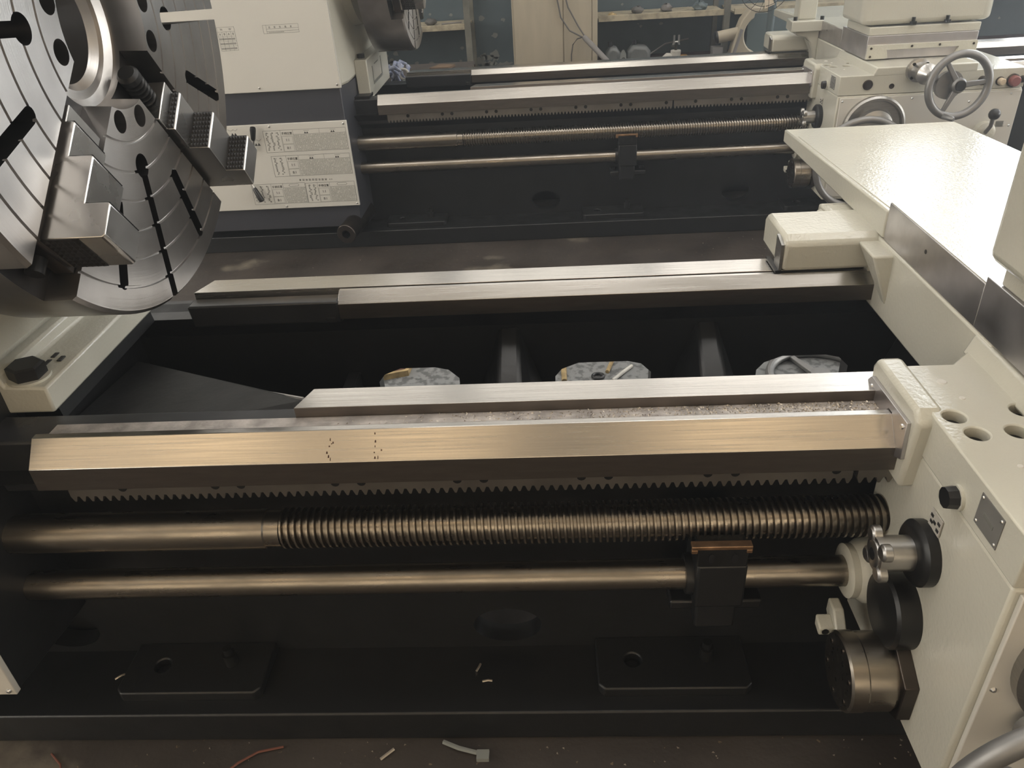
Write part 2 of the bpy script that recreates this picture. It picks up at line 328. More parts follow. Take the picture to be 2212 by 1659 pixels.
# ================================================================== lathe bed (built once in the front lathe's place, then copied)
def oval_cut(me, items):
    mb = MB()
    for cx, cz, a, b, y0, y1 in items: mb.prism(ellipse(cx, cz, a, b), 'y', y0, y1)
    return boolean(me, mb.mesh('cut'))
XL, XR = -2.35, 3.3
def build_bed(root):
    off = WLOC[root.name]
    # casting
    fw_ = MB().box(XL, XR, 1.355, 1.41, .095, .80).mesh('w', off)
    cut = MB()
    for cx in (-1.31, -.138, 1.03, 2.2): cut.prism(ellipse(cx, .18, .088, .06), 'y', 1.3, 1.5)
    bed = mk('front_wall', boolean(fw_, cut.mesh('c', off)), M_BLACK, root)
    mb = MB().box(XL, XR, 1.157, 1.43, 0, .10)
    mb.build('base_flange', M_BLACK, root, bevel=.005)
    MB().box(XL, XR, 1.90, 2.10, 0, .10).build('base_flange', M_BLACK, root, bevel=.005)
    for x0, x1 in ((-1.125, -.755), (.085, .455), (1.29, 1.66)):
        p0 = [(x0, 1.356), (x0+.0, 1.215), (x0+.015, 1.20), (x1-.015, 1.20), (x1, 1.215), (x1, 1.356)]
        pad = MB().prism(p0, 'z', .098, .128)
        me = boolean(pad.mesh('p', off), MB().cyl((x0+.09, 1.285, .05), (x0+.09, 1.285, .3), .021).mesh('h', off))
        pd = mk('foot_pad', me, M_BLACK, root, bevel=.004)
        MB().cyl((x0+.272, 1.29, .128), (x0+.272, 1.29, .165), .017).cyl((x0+.272, 1.29, .165), (x0+.272, 1.29, .185), .011).build('levelling_screw', M_BLKOX, pd)
    # rear wall with low openings
    rw = MB().box(XL, XR, 1.985, 2.04, .095, .80).mesh('w', off)
    cut = MB()
    for x0, x1 in ((-.53, -.285), (.005, .29), (.60, .865), (1.2, 1.5), (1.8, 2.1)):
        cut.prism([(x0, .18), (x1, .18), (x1, .545), (x1-.03, .575), (x1-.07, .585), (x0+.07, .585), (x0+.02, .565), (x0, .54)], 'y', 1.9, 2.1)
    mk('rear_wall', boolean(rw, cut.mesh('c', off)), M_BLACK, root)
    for cx in (-.125, .44, 1.04, 1.66, 2.3):
        b = [(cx-.15, 1.43, .30), (cx+.15, 1.43, .30), (cx+.17, 1.984, .30), (cx-.17, 1.984, .30),
             (cx-.03, 1.80, .60), (cx+.03, 1.80, .60), (cx+.028, 1.984, .715), (cx-.028, 1.984, .715)]
        MB().hexa(b).build('cross_rib', M_BLACK, root, bevel=.008)
    for cx in (-.60,):
        MB().box(cx-.02, cx+.02, 1.41, 1.985, .2, .58).build('cross_rib', M_BLACK, root, bevel=.006)
    # bed bodies under the ways
    MB().prism([(1.285, .845), (1.388, .845), (1.388, .70), (1.30, .70)], 'x', XL, -.545).build('gap_ledge', M_GAP, root, bevel=.006)
    MB().prism([(1.245, .765), (1.415, .765), (1.415, .70), (1.36, .66), (1.30, .72)], 'x', XL, XR).build('way_support', M_BLACK, root)
    MB().prism([(1.918, .845), (1.965, .845), (1.99, .835), (2.075, .835), (2.075, .74), (1.93, .775)], 'x', -1.02, -.592).build('gap_ledge', M_GAP, root, bevel=.006)
    MB().prism([(1.935, .80), (2.06, .80), (2.06, .72), (1.985, .72)], 'x', XL, XR).build('way_support', M_BLACK, root)
    # sloping chip guard under the chuck
    MB().hexa([(-1.2, 1.40, .70), (-.565, 1.43, .73), (-.565, 1.455, .76), (-1.2, 1.90, .66), (-1.2, 1.40, .735), (-.565, 1.43, .80), (-.565, 1.455, .825), (-1.2, 1.90, .69)]).build('chip_guard', M_GUARD, root, bevel=.004)
    MB().tube([(-1.0, 1.77, .716), (-.8, 1.625, .757), (-.57, 1.458, .822)], .0045, 6).build('guard_rim', M_SLIDE, root)
    # ways
    v = [(1.216, .769), (1.216, .823), (1.261, .872), (1.276, .872), (1.296, .848), (1.345, .848), (1.345, .765), (1.24, .765)]
    way = MB(); way.prism(v, 'x', -1.079, XR)
    # first end is tapered
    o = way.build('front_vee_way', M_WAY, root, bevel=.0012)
    o.data.materials.append(M_WAYSHADE); o.data.materials.append(M_GROOVE)
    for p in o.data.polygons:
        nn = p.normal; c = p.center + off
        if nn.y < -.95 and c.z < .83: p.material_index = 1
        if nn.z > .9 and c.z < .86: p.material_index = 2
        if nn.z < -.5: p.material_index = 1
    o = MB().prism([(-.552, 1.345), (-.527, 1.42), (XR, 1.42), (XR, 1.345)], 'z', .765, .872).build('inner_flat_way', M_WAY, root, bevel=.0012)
    o.data.materials.append(M_WAYSHADE)
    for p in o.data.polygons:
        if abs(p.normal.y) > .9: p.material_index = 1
    r = [(1.919, .79), (1.919, .836), (1.952, .863), (1.964, .863), (1.966, .846), (1.972, .846), (1.972, .79)]
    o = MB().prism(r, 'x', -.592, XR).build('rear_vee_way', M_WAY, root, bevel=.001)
    o.data.materials.append(M_WAYSHADE)
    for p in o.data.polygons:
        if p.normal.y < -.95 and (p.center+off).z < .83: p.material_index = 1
    MB().prism([(-1.015, 1.974), (-.985, 2.058), (XR, 2.058), (XR, 1.974)], 'z', .79, .863).build('rear_flat_way', M_WAY, root, bevel=.0012)
    # rack
    pitch = .0190; x = -1.035; mb = MB(); first = True
    segs = [(-1.035, 0.60), (.604, 2.4)]
    for s0, s1 in segs:
        poly = [(s0, .768)]; bot = []
        xx = s0
        while xx+pitch <= s1:
            bot += [(xx, .732), (xx+.0052, .7185), (xx+.0090, .7185), (xx+.0142, .732)]; xx += pitch
        poly = bot + [(xx, .768), (s0, .768)]
        rk = MB()
        n = len(poly)
        # build as strip of small quads for robustness
        vs_ = []; fs = []
        for (px, pz) in bot:
            vs_ += [(px, 1.240, pz), (px, 1.240, .768), (px, 1.264, pz), (px, 1.264, .768)]
        for i in range(len(bot)-1):
            a = 4*i; b = a+4
            fs += [(a, b, b+1, a+1), (a+2, a+3, b+3, b+2), (a, a+2, b+2, b)]
        fs += [(0, 1, 3, 2), (4*(len(bot)-1), 4*(len(bot)-1)+2, 4*(len(bot)-1)+3, 4*(len(bot)-1)+1)]
        rk.add(vs_, fs)
        ro = rk.build('gear_rack', M_RACK, root, smooth=0)
        bx = s0+.12; k = 0
        while bx < min(s1, 2.2):
            MB().cyl((bx, 1.2385, .753), (bx, 1.2415, .753), .0095, 12).build('rack_screw', M_BLKOX, ro); bx += (.20 if k % 2 == 0 else .055); k += 1
    # lead screw
    ax_y, ax_z = 1.272, .602
    sh = MB().rev((-1.30, ax_y, ax_z), (1, 0, 0), [(0, .045), (.062, .045), (.064, .043), (.068, .043), (.070, .0445), (.655, .0445), (.658, .041), (.69, .041)], 32).build('lead_screw', M_OIL, root)
    n = 24; pt = .0147; turns = int((1.62+.61)/pt); vs_ = []; fs = []
    prof = [(0, .0455), (.0044, .0455), (.0066, .0362), (.0126, .0362)]
    for i in range(turns*n+1):
        q = 2*pi*i/n; x0 = -.612 + pt*i/n
        for (dx, rr) in prof: vs_.append((x0+dx, ax_y+rr*cos(q), ax_z+rr*sin(q)))
    for i in range(turns*n):
        for j in range(3): fs.append((4*i+j, 4*i+j+1, 4*i+j+5, 4*i+j+4))
        if i+n <= turns*n: fs.append((4*i+3, 4*(i+n), 4*(i+n+1) if i+n+1 <= turns*n else 4*(i+n), 4*i+7))
    fs = [f for f in fs if len(set(f)) == 4]
    MB().add(vs_, fs).build('screw_thread', M_OIL, sh, smooth=40)
    # feed rod
    MB().rev((-1.30, 1.25, .462), (1, 0, 0), [(0, .030), (.06, .030), (.062, .034), (2.9, .034)], 32).build('feed_rod', M_OIL, root)
    # rod bracket
    br = MB().box(.292, .398, 1.192, 1.32, .415, .54).box(.30, .39, 1.21, 1.356, .33, .43).box(.25, .46, 1.25, 1.356, .345, .372)
    b_ = br.build('rod_bracket', M_BLACK, root, bevel=.006)
    MB().box(.290, .394, 1.190, 1.235, .54, .592).build('bracket_cap', M_BLKOX, b_, bevel=.003)
    MB().box(.275, .400, 1.186, 1.206, .592, .601).box(.275, .288, 1.186, 1.195, .582, .592).box(.388, .400, 1.186, 1.195, .582, .592).build('bronze_shoe', M_COPPER, b_, bevel=.0015)
    for x in (.318, .366): MB().prism(ellipse(x, .566, .0065, .013, 16), 'y', 1.1875, 1.1905).build('slot', M_PLAST, b_)
    MB().rev((.276, 1.25, .462), (1, 0, 0), [(0, .044), (.012, .046), (.016, .046)], 24).build('bushing', M_BLKOX, b_)
    for x in (.275, .435): MB().prism(hexpoly(x, 1.30, .012), 'z', .372, .384).build('bolt', M_BLKOX, b_)
    # wear plate marks on rear gap
    MB().box(-.63, -.602, 1.9165, 1.9195, .782, .798).build('rear_stop', M_STEEL, root)

lathe1 = thing('lathe', 'front lathe bed with black casting, bright ground ways and coarse lead screw', 'lathe', (.2, 1.6, 0), 'heavy engine lathes')
build_bed(lathe1)
# loose cast rib marks, chips in the groove of the front lathe only come later
D2 = Vector((.124, 3.328, 0))
lathe2 = copy_tree(lathe1, None, D2)
lathe2['label'] = 'rear lathe with printed chart plate and cream headstock cover behind the front lathe'

wm = MB(); random.seed(9)
for x0_ in (-.455, -.357):
    for k in range(7):
        t_ = random.uniform(.1, .95); y_ = 1.216+.045*t_; z_ = .823+.049*t_; x_ = x0_+random.uniform(-.006, .012); h_ = random.uniform(.001, .0035); w_ = random.uniform(.0005, .0016)
        wm.add([(x_-w_, y_-.00068*0-h_*.68, z_-h_*.74+.0004), (x_+w_, y_-h_*.68, z_-h_*.74+.0004), (x_+w_*.6, y_+h_*.68, z_+h_*.74+.0004), (x_-w_*.6, y_+h_*.68, z_+h_*.74+.0004)], [(0, 1, 2, 3)])
for v_i in range(len(wm.v)): q_ = wm.v[v_i]; wm.v[v_i] = (q_[0], q_[1]-.0008, q_[2]+.0006)
wmk = wm.build('stain_marks', M_RUST, lathe1, smooth=0, kind='stuff')
# ------------------------------------------------------------------ headstocks
def glyph(mb, x, z, s, y):      # a printed mark the size of one character (strokes only)
    t = s*.13
    for k in range(3): zz = z + (k-1)*s*.32 + random.uniform(-.05, .05)*s; a = random.uniform(.25, .5)*s; mb.box(x-a, x+a, y-.0004, y, zz-t/2, zz+t/2)
    for k in range(2): xx = x + (k-.5)*s*random.uniform(.3, .8); a = random.uniform(.3, .5)*s; mb.box(xx-t/2, xx+t/2, y-.0004, y, z-a, z+a)
def frame_lines(mb, x0, x1, z0, z1, y, t=.0016):
    mb.box(x0, x1, y-.0004, y, z0, z0+t); mb.box(x0, x1, y-.0004, y, z1-t, z1); mb.box(x0, x0+t, y-.0004, y, z0, z1); mb.box(x1-t, x1, y-.0004, y, z0, z1)
def put_text(txt, x, z, size, y, parent, m=None):
    me = text_mesh(txt, size); off = WLOC[parent.name]
    for v in me.vertices: c = v.co; v.co = Vector((x+c.x, y-c.z-.0003, z+c.y))-off
    o = mk('printed_text', me, m or M_INK, parent, smooth=0); return o
def build_headstock(root, D, foot):
    dx, dy = D.x, D.y
    def B(): return MB()
    def sh(mb): mb.v = [(v[0]+dx, v[1]+dy, v[2]) for v in mb.v]; return mb
    # body
    hd = sh(B().prism([(-2.35, 1.10), (-1.24, 1.10), (-1.214, 1.20), (-1.214, 2.05), (-2.35, 2.05)], 'z', .952, 2.35)).build('headstock', M_PALE, root, bevel=.02)
    gb = sh(B().prism([(-2.35, 1.095), (-1.245, 1.095), (-1.22, 1.32), (-1.22, 1.42), (-2.35, 1.42)], 'z', .16 if foot == 'plain' else .287, .952)).build('gearbox', M_DGREY if foot == 'plain' else M_BLACK, root, bevel=.004)
    sh(B().box(-2.35, -1.22, 1.42, 2.02, .10, .86)).build('headstock_plinth', M_BLACK, root)
    cv = sh(B().box(-2.30, -1.235, 1.078, 1.10, .952, 1.72)).build('front_cover', M_PALEP, root, bevel=.003)
    for x, z in ((-1.253, .972), (-1.685, .974), (-1.25, 1.7), (-2.1, .974)):
        sh(B().rev((x, 1.078, z), (0, -1, 0), [(0, .0065), (.003, .006), (.005, .003)], 12)).build('screw', M_STEEL, cv)
    pl = sh(B().box(-2.20, -1.237, 1.0795, 1.095, .292, .780)).build('chart_plate', M_PALEP, root, bevel=.002)
    for x, z in ((-1.256, .765), (-1.678, .768), (-1.251, .306), (-1.674, .305)):
        sh(B().rev((x, 1.0795, z), (0, -1, 0), [(0, .0065), (.003, .006), (.005, .003)], 12)).build('screw', M_ZINC, pl)
    # boss behind the chuck
    sh(B().rev((-1.214, 1.63, 1.596), (1, 0, 0), [(0, .40), (.05, .39), (.06, .30), (.15, .29)], 48)).build('spindle_boss', M_PALE, root)
    if foot == 'plain':
        ft = sh(B().prism([(-1.215, 1.385), (-1.142, 1.39), (-1.142, 2.05), (-1.215, 2.05)], 'z', .823, 1.043)).build('headstock_foot', M_PALE, root, bevel=.006)
        mk_ = sh(B().prism([(1.52, .985), (1.535, .985), (1.535, .90), (1.80, .90), (1.80, 1.0), (1.82, 1.0), (1.82, .885), (1.52, .885)], 'x', -1.1421, -1.1405))
        mk_.build('recess_line', M_INKG, ft)
        sh(B().box(-1.1421, -1.1405, 1.60, 1.72, .985, .990)).build('recess_line', M_INKG, ft)
        sh(B().prism(hexpoly(-1.185, 1.46, .022), 'z', 1.043, 1.065)).build('bolt', M_BLKOX, ft)
        sh(B().box(-1.24, -1.135, 1.30, 1.42, .845, .86)).build('foot_seat', M_BLACK, root)
    else:
        ft = sh(B().prism([(-1.40, .842), (-1.116, .842), (-1.114, .907), (-1.206, .912), (-1.214, .94), (-1.40, .99)], 'y', 1.402, 1.93)).build('headstock_foot', M_PALE, root, bevel=.006)
        sh(B().prism([(-1.40, .80), (-1.13, .80), (-1.135, .842), (-1.40, .842)], 'y', 1.44, 1.93)).build('foot_seat', M_BLACK, root)
        bc = (-1.176, 1.447, .910)
        bt = sh(B().rev(bc, (.05, 0, 1), [(0, .046), (.006, .046)], 28)).build('bolt_washer', M_PALE, ft)
        mb = B().rev((bc[0], bc[1], bc[2]+.006), (.05, 0, 1), [(0, .040), (.026, .040), (.030, .034)], 6)
        sh(mb).build('bolt', M_BLKOX, ft)
        mk_ = B()
        for (x, y) in ((-1.170, 1.545), (-1.146, 1.528), (-1.170, 1.512)): mk_.box(x-.005, x+.005, y-.011, y+.011, .9085, .9118)
        sh(mk_).build('ink_stamp', M_INK, ft)
    return cv, pl
cv1, pl1 = build_headstock(lathe1, Vector((0, 0, 0)), 'ledge')
cv2, pl2 = build_headstock(lathe2, D2, 'plain')
# printed matter on the rear lathe
def P2(x, z): return x  # readability only
def printed():
    Y = 1.0795 + D2.y
    ln = MB(); mk_ = MB(); gr = MB()
    def table(x0, x1, z0, z1, hx, cols, heads):
        frame_lines(ln, x0, x1, z0, z1, Y, .0016)
        a = hx-.068
        for c in cols:
            for k in range(11): glyph(gr2, c+random.uniform(-.007, .007), z1-.014-(z1-z0-.02)*k/11, .009, Y)
            ln.box(c-.0007, c+.0007, Y-.0004, Y, z0+.03, z1-.03)
            ln.box(c-.008, c+.008, Y-.0004, Y, z1-.016, z1-.014)
        ln.box(hx-.0013, hx, Y-.0004, Y, z0, z1); ln.box(a-.004, a-.003, Y-.0004, Y, z0, z1)
        put_text('手柄位置', a+.032, z1-.020, .0155, Y, pl2)
        zm = z0+(z1-z0)*.36; zt = z0+(z1-z0)*.72
        frame_lines(ln, a, hx-.007, z0+.004, zm-.001, Y, .001); frame_lines(ln, a, hx-.007, zm+.001, zt, Y, .001)
        put_text('8:1', a+.030, (z0+zm)/2, .020, Y, pl2); put_text('1:1', a+.030, (zt+zm)/2, .020, Y, pl2)
        w_ = x1-hx; ln.box(hx, x1, Y-.0004, Y, z1-.0275, z1-.0262)
        for h in heads[1:]: ln.box(hx+w_*h[2]-.0006, hx+w_*h[2]+.0006, Y-.0004, Y, z1-.027, z1)
        nr = 11; nc = int(w_/.0098); hh = z1-z0-.032
        for i in range(nr):
            for j in range(nc):
                xx = hx+.003+w_*j/nc; zz = z0+.004+hh*i/nr
                for q in range(2):
                    if random.random() < .9: gr.box(xx+q*.0044, xx+q*.0044+random.uniform(.0022, .0036), Y-.0004, Y, zz, zz+hh/nr*random.uniform(.5, .75))
        for j in range(nc+1): gr.box(hx+w_*j/nc-.0004, hx+w_*j/nc+.0004, Y-.0004, Y, z0, z1-.027)
        for h in heads:
            cx = hx+w_*h[0]
            if h[1] == 'm':
                for q in (-.006, .006): mk_.prism([(cx+q-.0062, z1-.024), (cx+q+.0062, z1-.024), (cx+q, z1-.0125)], 'y', Y-.0005, Y)
                ln.box(cx-.014, cx+.018, Y-.0004, Y, z1-.0085, z1-.007)
            else:
                o_ = [(cx-.03, z1-.013), (cx-.024, z1-.019), (cx+.024, z1-.019), (cx+.03, z1-.013), (cx+.024, z1-.007), (cx-.024, z1-.007)]
                for k in range(6):
                    p_, q_ = o_[k], o_[(k+1) % 6]; ln.tube([(p_[0], Y-.0005, p_[1]), (q_[0], Y-.0005, q_[1])], .0007, 4)
    ox = D2.x; gr2 = MB()
    table(-1.722+ox, -1.248+ox, .622, .745, -1.550+ox, [ox+c for c in (-1.70, -1.672, -1.643)], ((.25, 'm'), (.75, 'm', .5)))
    table(-1.705+ox, -1.248+ox, .482, .602, -1.547+ox, [ox+c for c in (-1.682, -1.652)], ((.25, 'm'), (.75, 'm', .5)))
    table(-1.860+ox, -1.540+ox, .322, .443, -1.671+ox, [ox+c for c in (-1.84, -1.80, -1.765)], ((.5, 'd'),))
    table(-1.538+ox, -1.248+ox, .320, .439, -1.395+ox, [ox+c for c in (-1.515, -1.485)], ((.5, 'd'),))
    for k in range(9): glyph(mk_, -1.562+ox+k*.0188, .4585-.0004*k, .0125, Y)
    for k in range(2): glyph(gr2, -1.388+ox+k*.011, .4545, .007, Y)
    for (x, z) in ((-1.888, .741), (-1.766, .679)):
        for q in (-.0085, .0085): mk_.prism([(ox+x+q-.0085, z-.014), (ox+x+q+.0085, z-.014), (ox+x+q, z+.002)], 'y', Y-.0005, Y)
        ln.tube([(ox+x-.030, Y-.0005, z+.022), (ox+x-.024, Y-.0005, z+.016), (ox+x-.012, Y-.0005, z+.013), (ox+x, Y-.0005, z+.020), (ox+x+.012, Y-.0005, z+.012), (ox+x+.026, Y-.0005, z+.022)], .0009, 4)
    gr2.build('printed_figures', M_INKG, pl2, smooth=0, kind='stuff')
    ln.build('table_lines', M_INKG, pl2, smooth=0, kind='stuff'); mk_.build('printed_marks', M_INK, pl2, smooth=0, kind='stuff'); gr.build('printed_figures', M_INKL, pl2, smooth=0, kind='stuff')
    # cover print
    Y = 1.078 + D2.y; ln = MB(); gr = MB()
    x0, x1, z0, z1 = -1.845+ox, -1.751+ox, 1.170, 1.287
    frame_lines(ln, x0, x1, z0, z1, Y, .0012)
    for k in (1, 2, 3, 4): ln.box(x0, x1, Y-.0004, Y, z0+(z1-z0)*k/5, z0+(z1-z0)*k/5+.001)
    for k in (1, 2, 3): ln.box(x0+(x1-x0)*k/4, x0+(x1-x0)*k/4+.001, Y-.0004, Y, z0, z1-(z1-z0)/5)
    for k, t in enumerate('ABAB'): put_text(t, x0+(x1-x0)*(k+.5)/4, z0+(z1-z0)*.7, .015, Y, cv2, M_INKG)
    put_text('N', x0+(x1-x0)*.25, z0+(z1-z0)*.9, .015, Y, cv2, M_INKG); put_text('W', x0+(x1-x0)*.75, z0+(z1-z0)*.9, .015, Y, cv2, M_INKG)
    for i in range(3):
        for j in range(12): gr.box(x0+.004+(x1-x0-.008)*j/12, x0+.004+(x1-x0-.008)*j/12+.004, Y-.0004, Y, z0+(z1-z0)*(i+.3)/5, z0+(z1-z0)*(i+.7)/5)
    x0, x1, z0, z1 = -1.598+ox, -1.407+ox, 1.243, 1.285
    frame_lines(ln, x0, x1, z0, z1, Y, .0012)
    ln.box(x0+.018, x0+.0192, Y-.0004, Y, z0, z1); ln.box(x0+.018, x1, Y-.0004, Y, z0+.022, z0+.0232); ln.box(x0+.018, x1, Y-.0004, Y, z0+.010, z0+.0112)
    for k in range(5): glyph(gr, x0+.035+k*.029, z1-.012, .010, Y)
    for k in range(12): glyph(gr, x0+.03+k*.007, z0+.0055, .005, Y)
    ln.build('table_lines', M_INKG, cv2, smooth=0, kind='stuff'); gr.build('printed_figures', M_INKG, cv2, smooth=0, kind='stuff')
printed()
# gear levers on the chart plate of the rear lathe
def lever(root, p, d, L, hl):
    p = Vector(p); d = Vector(d).normalized()
    ro = MB().rev(p, d, [(0, .008), (L, .008)], 12).build('lever_rod', M_ZINC, root)
    MB().rev(p+d*L, d, [(0, .009), (.008, .013), (hl*.8, .017), (hl*.96, .015), (hl, .008)], 16).build('lever_grip', M_PLAST, ro)
lever(lathe2, (-1.79+D2.x, 1.06+D2.y, .645), (.22, -.12, .9), .060, .078)
lever(lathe2, (-1.845+D2.x, 1.06+D2.y, .448), (.42, -.2, -.85), .020, .088)

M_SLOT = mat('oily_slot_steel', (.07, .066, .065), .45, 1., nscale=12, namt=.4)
M_JAWSHADE = mat('blackened_jaw_steel', (.045, .043, .042), .42, .8, nscale=20, namt=.3)  # same steel as the jaws; shade on end and step faces put into colour
# ================================================================== chucks
CX, CY, CZ = -.854, 1.63, 1.596
def bas(a):
    a = RAD(a); return Vector((0, cos(a), sin(a))), Vector((0, -sin(a), cos(a)))
def oriented(mb, pts, a, n0, n1):  # polygon of (r, x) extruded along tangential direction
    u, n = bas(a); k = len(pts)
    vs_ = [Vector((x, 0, 0))+u*r+n*n0 for r, x in pts] + [Vector((x, 0, 0))+u*r+n*n1 for r, x in pts]
    return mb.add(vs_, [tuple(range(k))[::-1], tuple(range(k, 2*k))] + [(i, (i+1) % k, k+(i+1) % k, k+i) for i in range(k)])
def cutter(mb, a, outline, x0, x1):  # outline in (r, n) plane, extruded in x
    u, n = bas(a); k = len(outline)
    vs_ = [Vector((x0, 0, 0))+u*r+n*q for r, q in outline] + [Vector((x1, 0, 0))+u*r+n*q for r, q in outline]
    return mb.add(vs_, [tuple(range(k))[::-1], tuple(range(k, 2*k))] + [(i, (i+1) % k, k+(i+1) % k, k+i) for i in range(k)])
def stadium(r0, r1, h, n=8):
    return [(r1+h*cos(t), h*sin(t)) for t in [(-pi/2+pi*i/n) for i in range(n+1)]] + [(r0+h*cos(t), h*sin(t)) for t in [(pi/2+pi*i/n) for i in range(n+1)]]
def keyhole(rc, rad, h, rend):
    a0 = math.asin(h/rad); pts = [(rc+rad*cos(t), rad*sin(t)) for t in [a0+(2*pi-2*a0)*i/24 for i in range(25)]]
    return pts + [(rend, -h), (rend, h)]
def chuck_mesh(R, depth):
    prof = [(-depth, .10), (-depth, R), (-.007, R), (0, R-.007)]
    for g in (.511, .454, .396, .338, .280, .222):
        if g < R-.02: prof += [(0, g+.0032), (-.006, g+.002), (-.006, g-.002), (0, g-.0032)]
    prof += [(0, .157), (-.075, .152), (-.085, .135), (-.085, .118), (-.10, .105)]
    me = MB().rev((0, 0, 0), (1, 0, 0), prof, 144, closed=True).mesh('chuck')
    cut = MB()
    for j in (-49.5, -140.5, 129.5, 39.5):
        cutter(cut, j, [(.095, -.062), (.70, -.062), (.70, .062), (.095, .062)], -.06, .05)
        for s in (-1, 1):
            cutter(cut, j+s*23, stadium(.346, .502, .0155), -.13, .05)
            cutter(cut, j+s*32, [(.182+.0225*cos(2*pi*i/24), .0225*sin(2*pi*i/24)) for i in range(24)], -.13, .05)
        cutter(cut, j+45, keyhole(.272, .0255, .0125, .75), -.5, .06)
    return boolean(me, cut.mesh('cut'))
def build_chuck(name, label, loc, R, depth, rot=0):
    t = thing(name, label, 'lathe chuck', loc); o0 = Vector(loc)
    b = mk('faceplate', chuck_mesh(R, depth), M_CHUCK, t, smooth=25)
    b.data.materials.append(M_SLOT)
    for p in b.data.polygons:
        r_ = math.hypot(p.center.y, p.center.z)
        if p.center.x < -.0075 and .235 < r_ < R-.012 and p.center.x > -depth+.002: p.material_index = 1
    MB().rev(o0+Vector((-depth-.02, 0, 0)), (1, 0, 0), [(0, .1035), (.05, .1035)], 48).build('spindle_bore', M_PLAST, t)  # solid black plug; darkness of the hollow bore is put into its colour
    for j in (-49.5, -140.5, 129.5, 39.5):
        prof = [(.228, -.05), (.228, -.002), (.264, -.002), (.264, .012), (.268, .016), (.338, .016), (.338, .058), (.342, .062), (.435, .062), (.435, .104), (.439, .108), (.498, .108), (.503, .103), (.503, -.05)]
        mb = oriented(MB(), prof, j, -.05, .05)
        mb.v = [tuple(Vector(v)+o0) for v in mb.v]
        jw = mb.build('jaw', M_STEEL, t, bevel=.002)
        rl = oriented(MB(), [(.255, -.045), (.255, -.012), (.51, -.012), (.51, -.045)], j, -.0595, .0595)
        rl.v = [tuple(Vector(v)+o0) for v in rl.v]; rl.build('jaw_rail', M_DARKST, jw)
        u, n = bas(j); kn = MB()
        for (r0, xa, xb, s) in ((.338, .016, .0595, -1), (.435, .062, .1055, -1), (.503, -.005, .06, 1), (.264, -.001, .0135, -1)):
            ni = 6 if xb-xa > .03 else 2
            c = o0+u*r0; X = Vector((1, 0, 0)); e_ = s*.0012
            kn.add([c+X*xa-n*.0485, c+X*xb-n*.0485, c+X*xb+n*.0485, c+X*xa+n*.0485, c+X*xa-n*.0485+u*e_, c+X*xb-n*.0485+u*e_, c+X*xb+n*.0485+u*e_, c+X*xa+n*.0485+u*e_], [(0, 3, 2, 1), (4, 5, 6, 7), (0, 1, 5, 4), (1, 2, 6, 5), (2, 3, 7, 6), (3, 0, 4, 7)])  # thin dark slab behind the teeth, added to paint the face as shaded
            for i in range(ni):
                for q in range(8):
                    xc = xa+(xb-xa)*(i+.5)/ni; nc = -.048+.096*(q+.5)/8; hx_ = (xb-xa)/ni/2*.98; hn = .0058
                    c = o0+Vector((xc, 0, 0))+u*(r0+e_)+n*nc
                    kn.add([c-X*hx_-n*hn, c+X*hx_-n*hn, c+X*hx_+n*hn, c-X*hx_+n*hn, c+u*(s*.004)], [(0, 1, 4), (1, 2, 4), (2, 3, 4), (3, 0, 4), (3, 2, 1, 0)])
        kn.build('grip_teeth', M_JAWSHADE, jw, smooth=0, kind='stuff')
        c0 = o0+Vector((-.034, 0, 0))+u*.135
        sc_ = MB().rev(c0, u, [(0, .018), (.008, .024), (.022, .024), (.024, .018), (.09, .018)], 20)
        for k in range(5): sc_.rev(c0+u*(.028+.012*k), u, [(0, .018), (.003, .024), (.006, .024), (.009, .018)], 20)
        
        if j == -49.5: sc_.build('jaw_screw', M_BLKOX, t, kind='stuff')
        c1 = o0+Vector((-.040, 0, 0))+u*(R-.055)
        MB().rev(c1, u, [(0, .016), (.03, .016)], 20).build('screw_end', M_BLKOX, t)
    return t
chuck1 = build_chuck('lathe_chuck', 'large four-jaw steel chuck with ring grooves and stepped jaws on the front lathe', (CX, CY, CZ), .566, .20)
chuck2 = thing('lathe_chuck', 'partly seen dark chuck at the top edge on the rear lathe', 'lathe chuck', (-.744, 4.958, 1.596))
for ch in chuck1.children:
    if ch.name.split('.')[0] in ('faceplate', 'spindle_bore') or ch.name == 'jaw.001': copy_tree(ch, chuck2)
chuck2.scale = (1.1, .963, .963)
chuck2.rotation_euler = (RAD(-8), 0, 0)

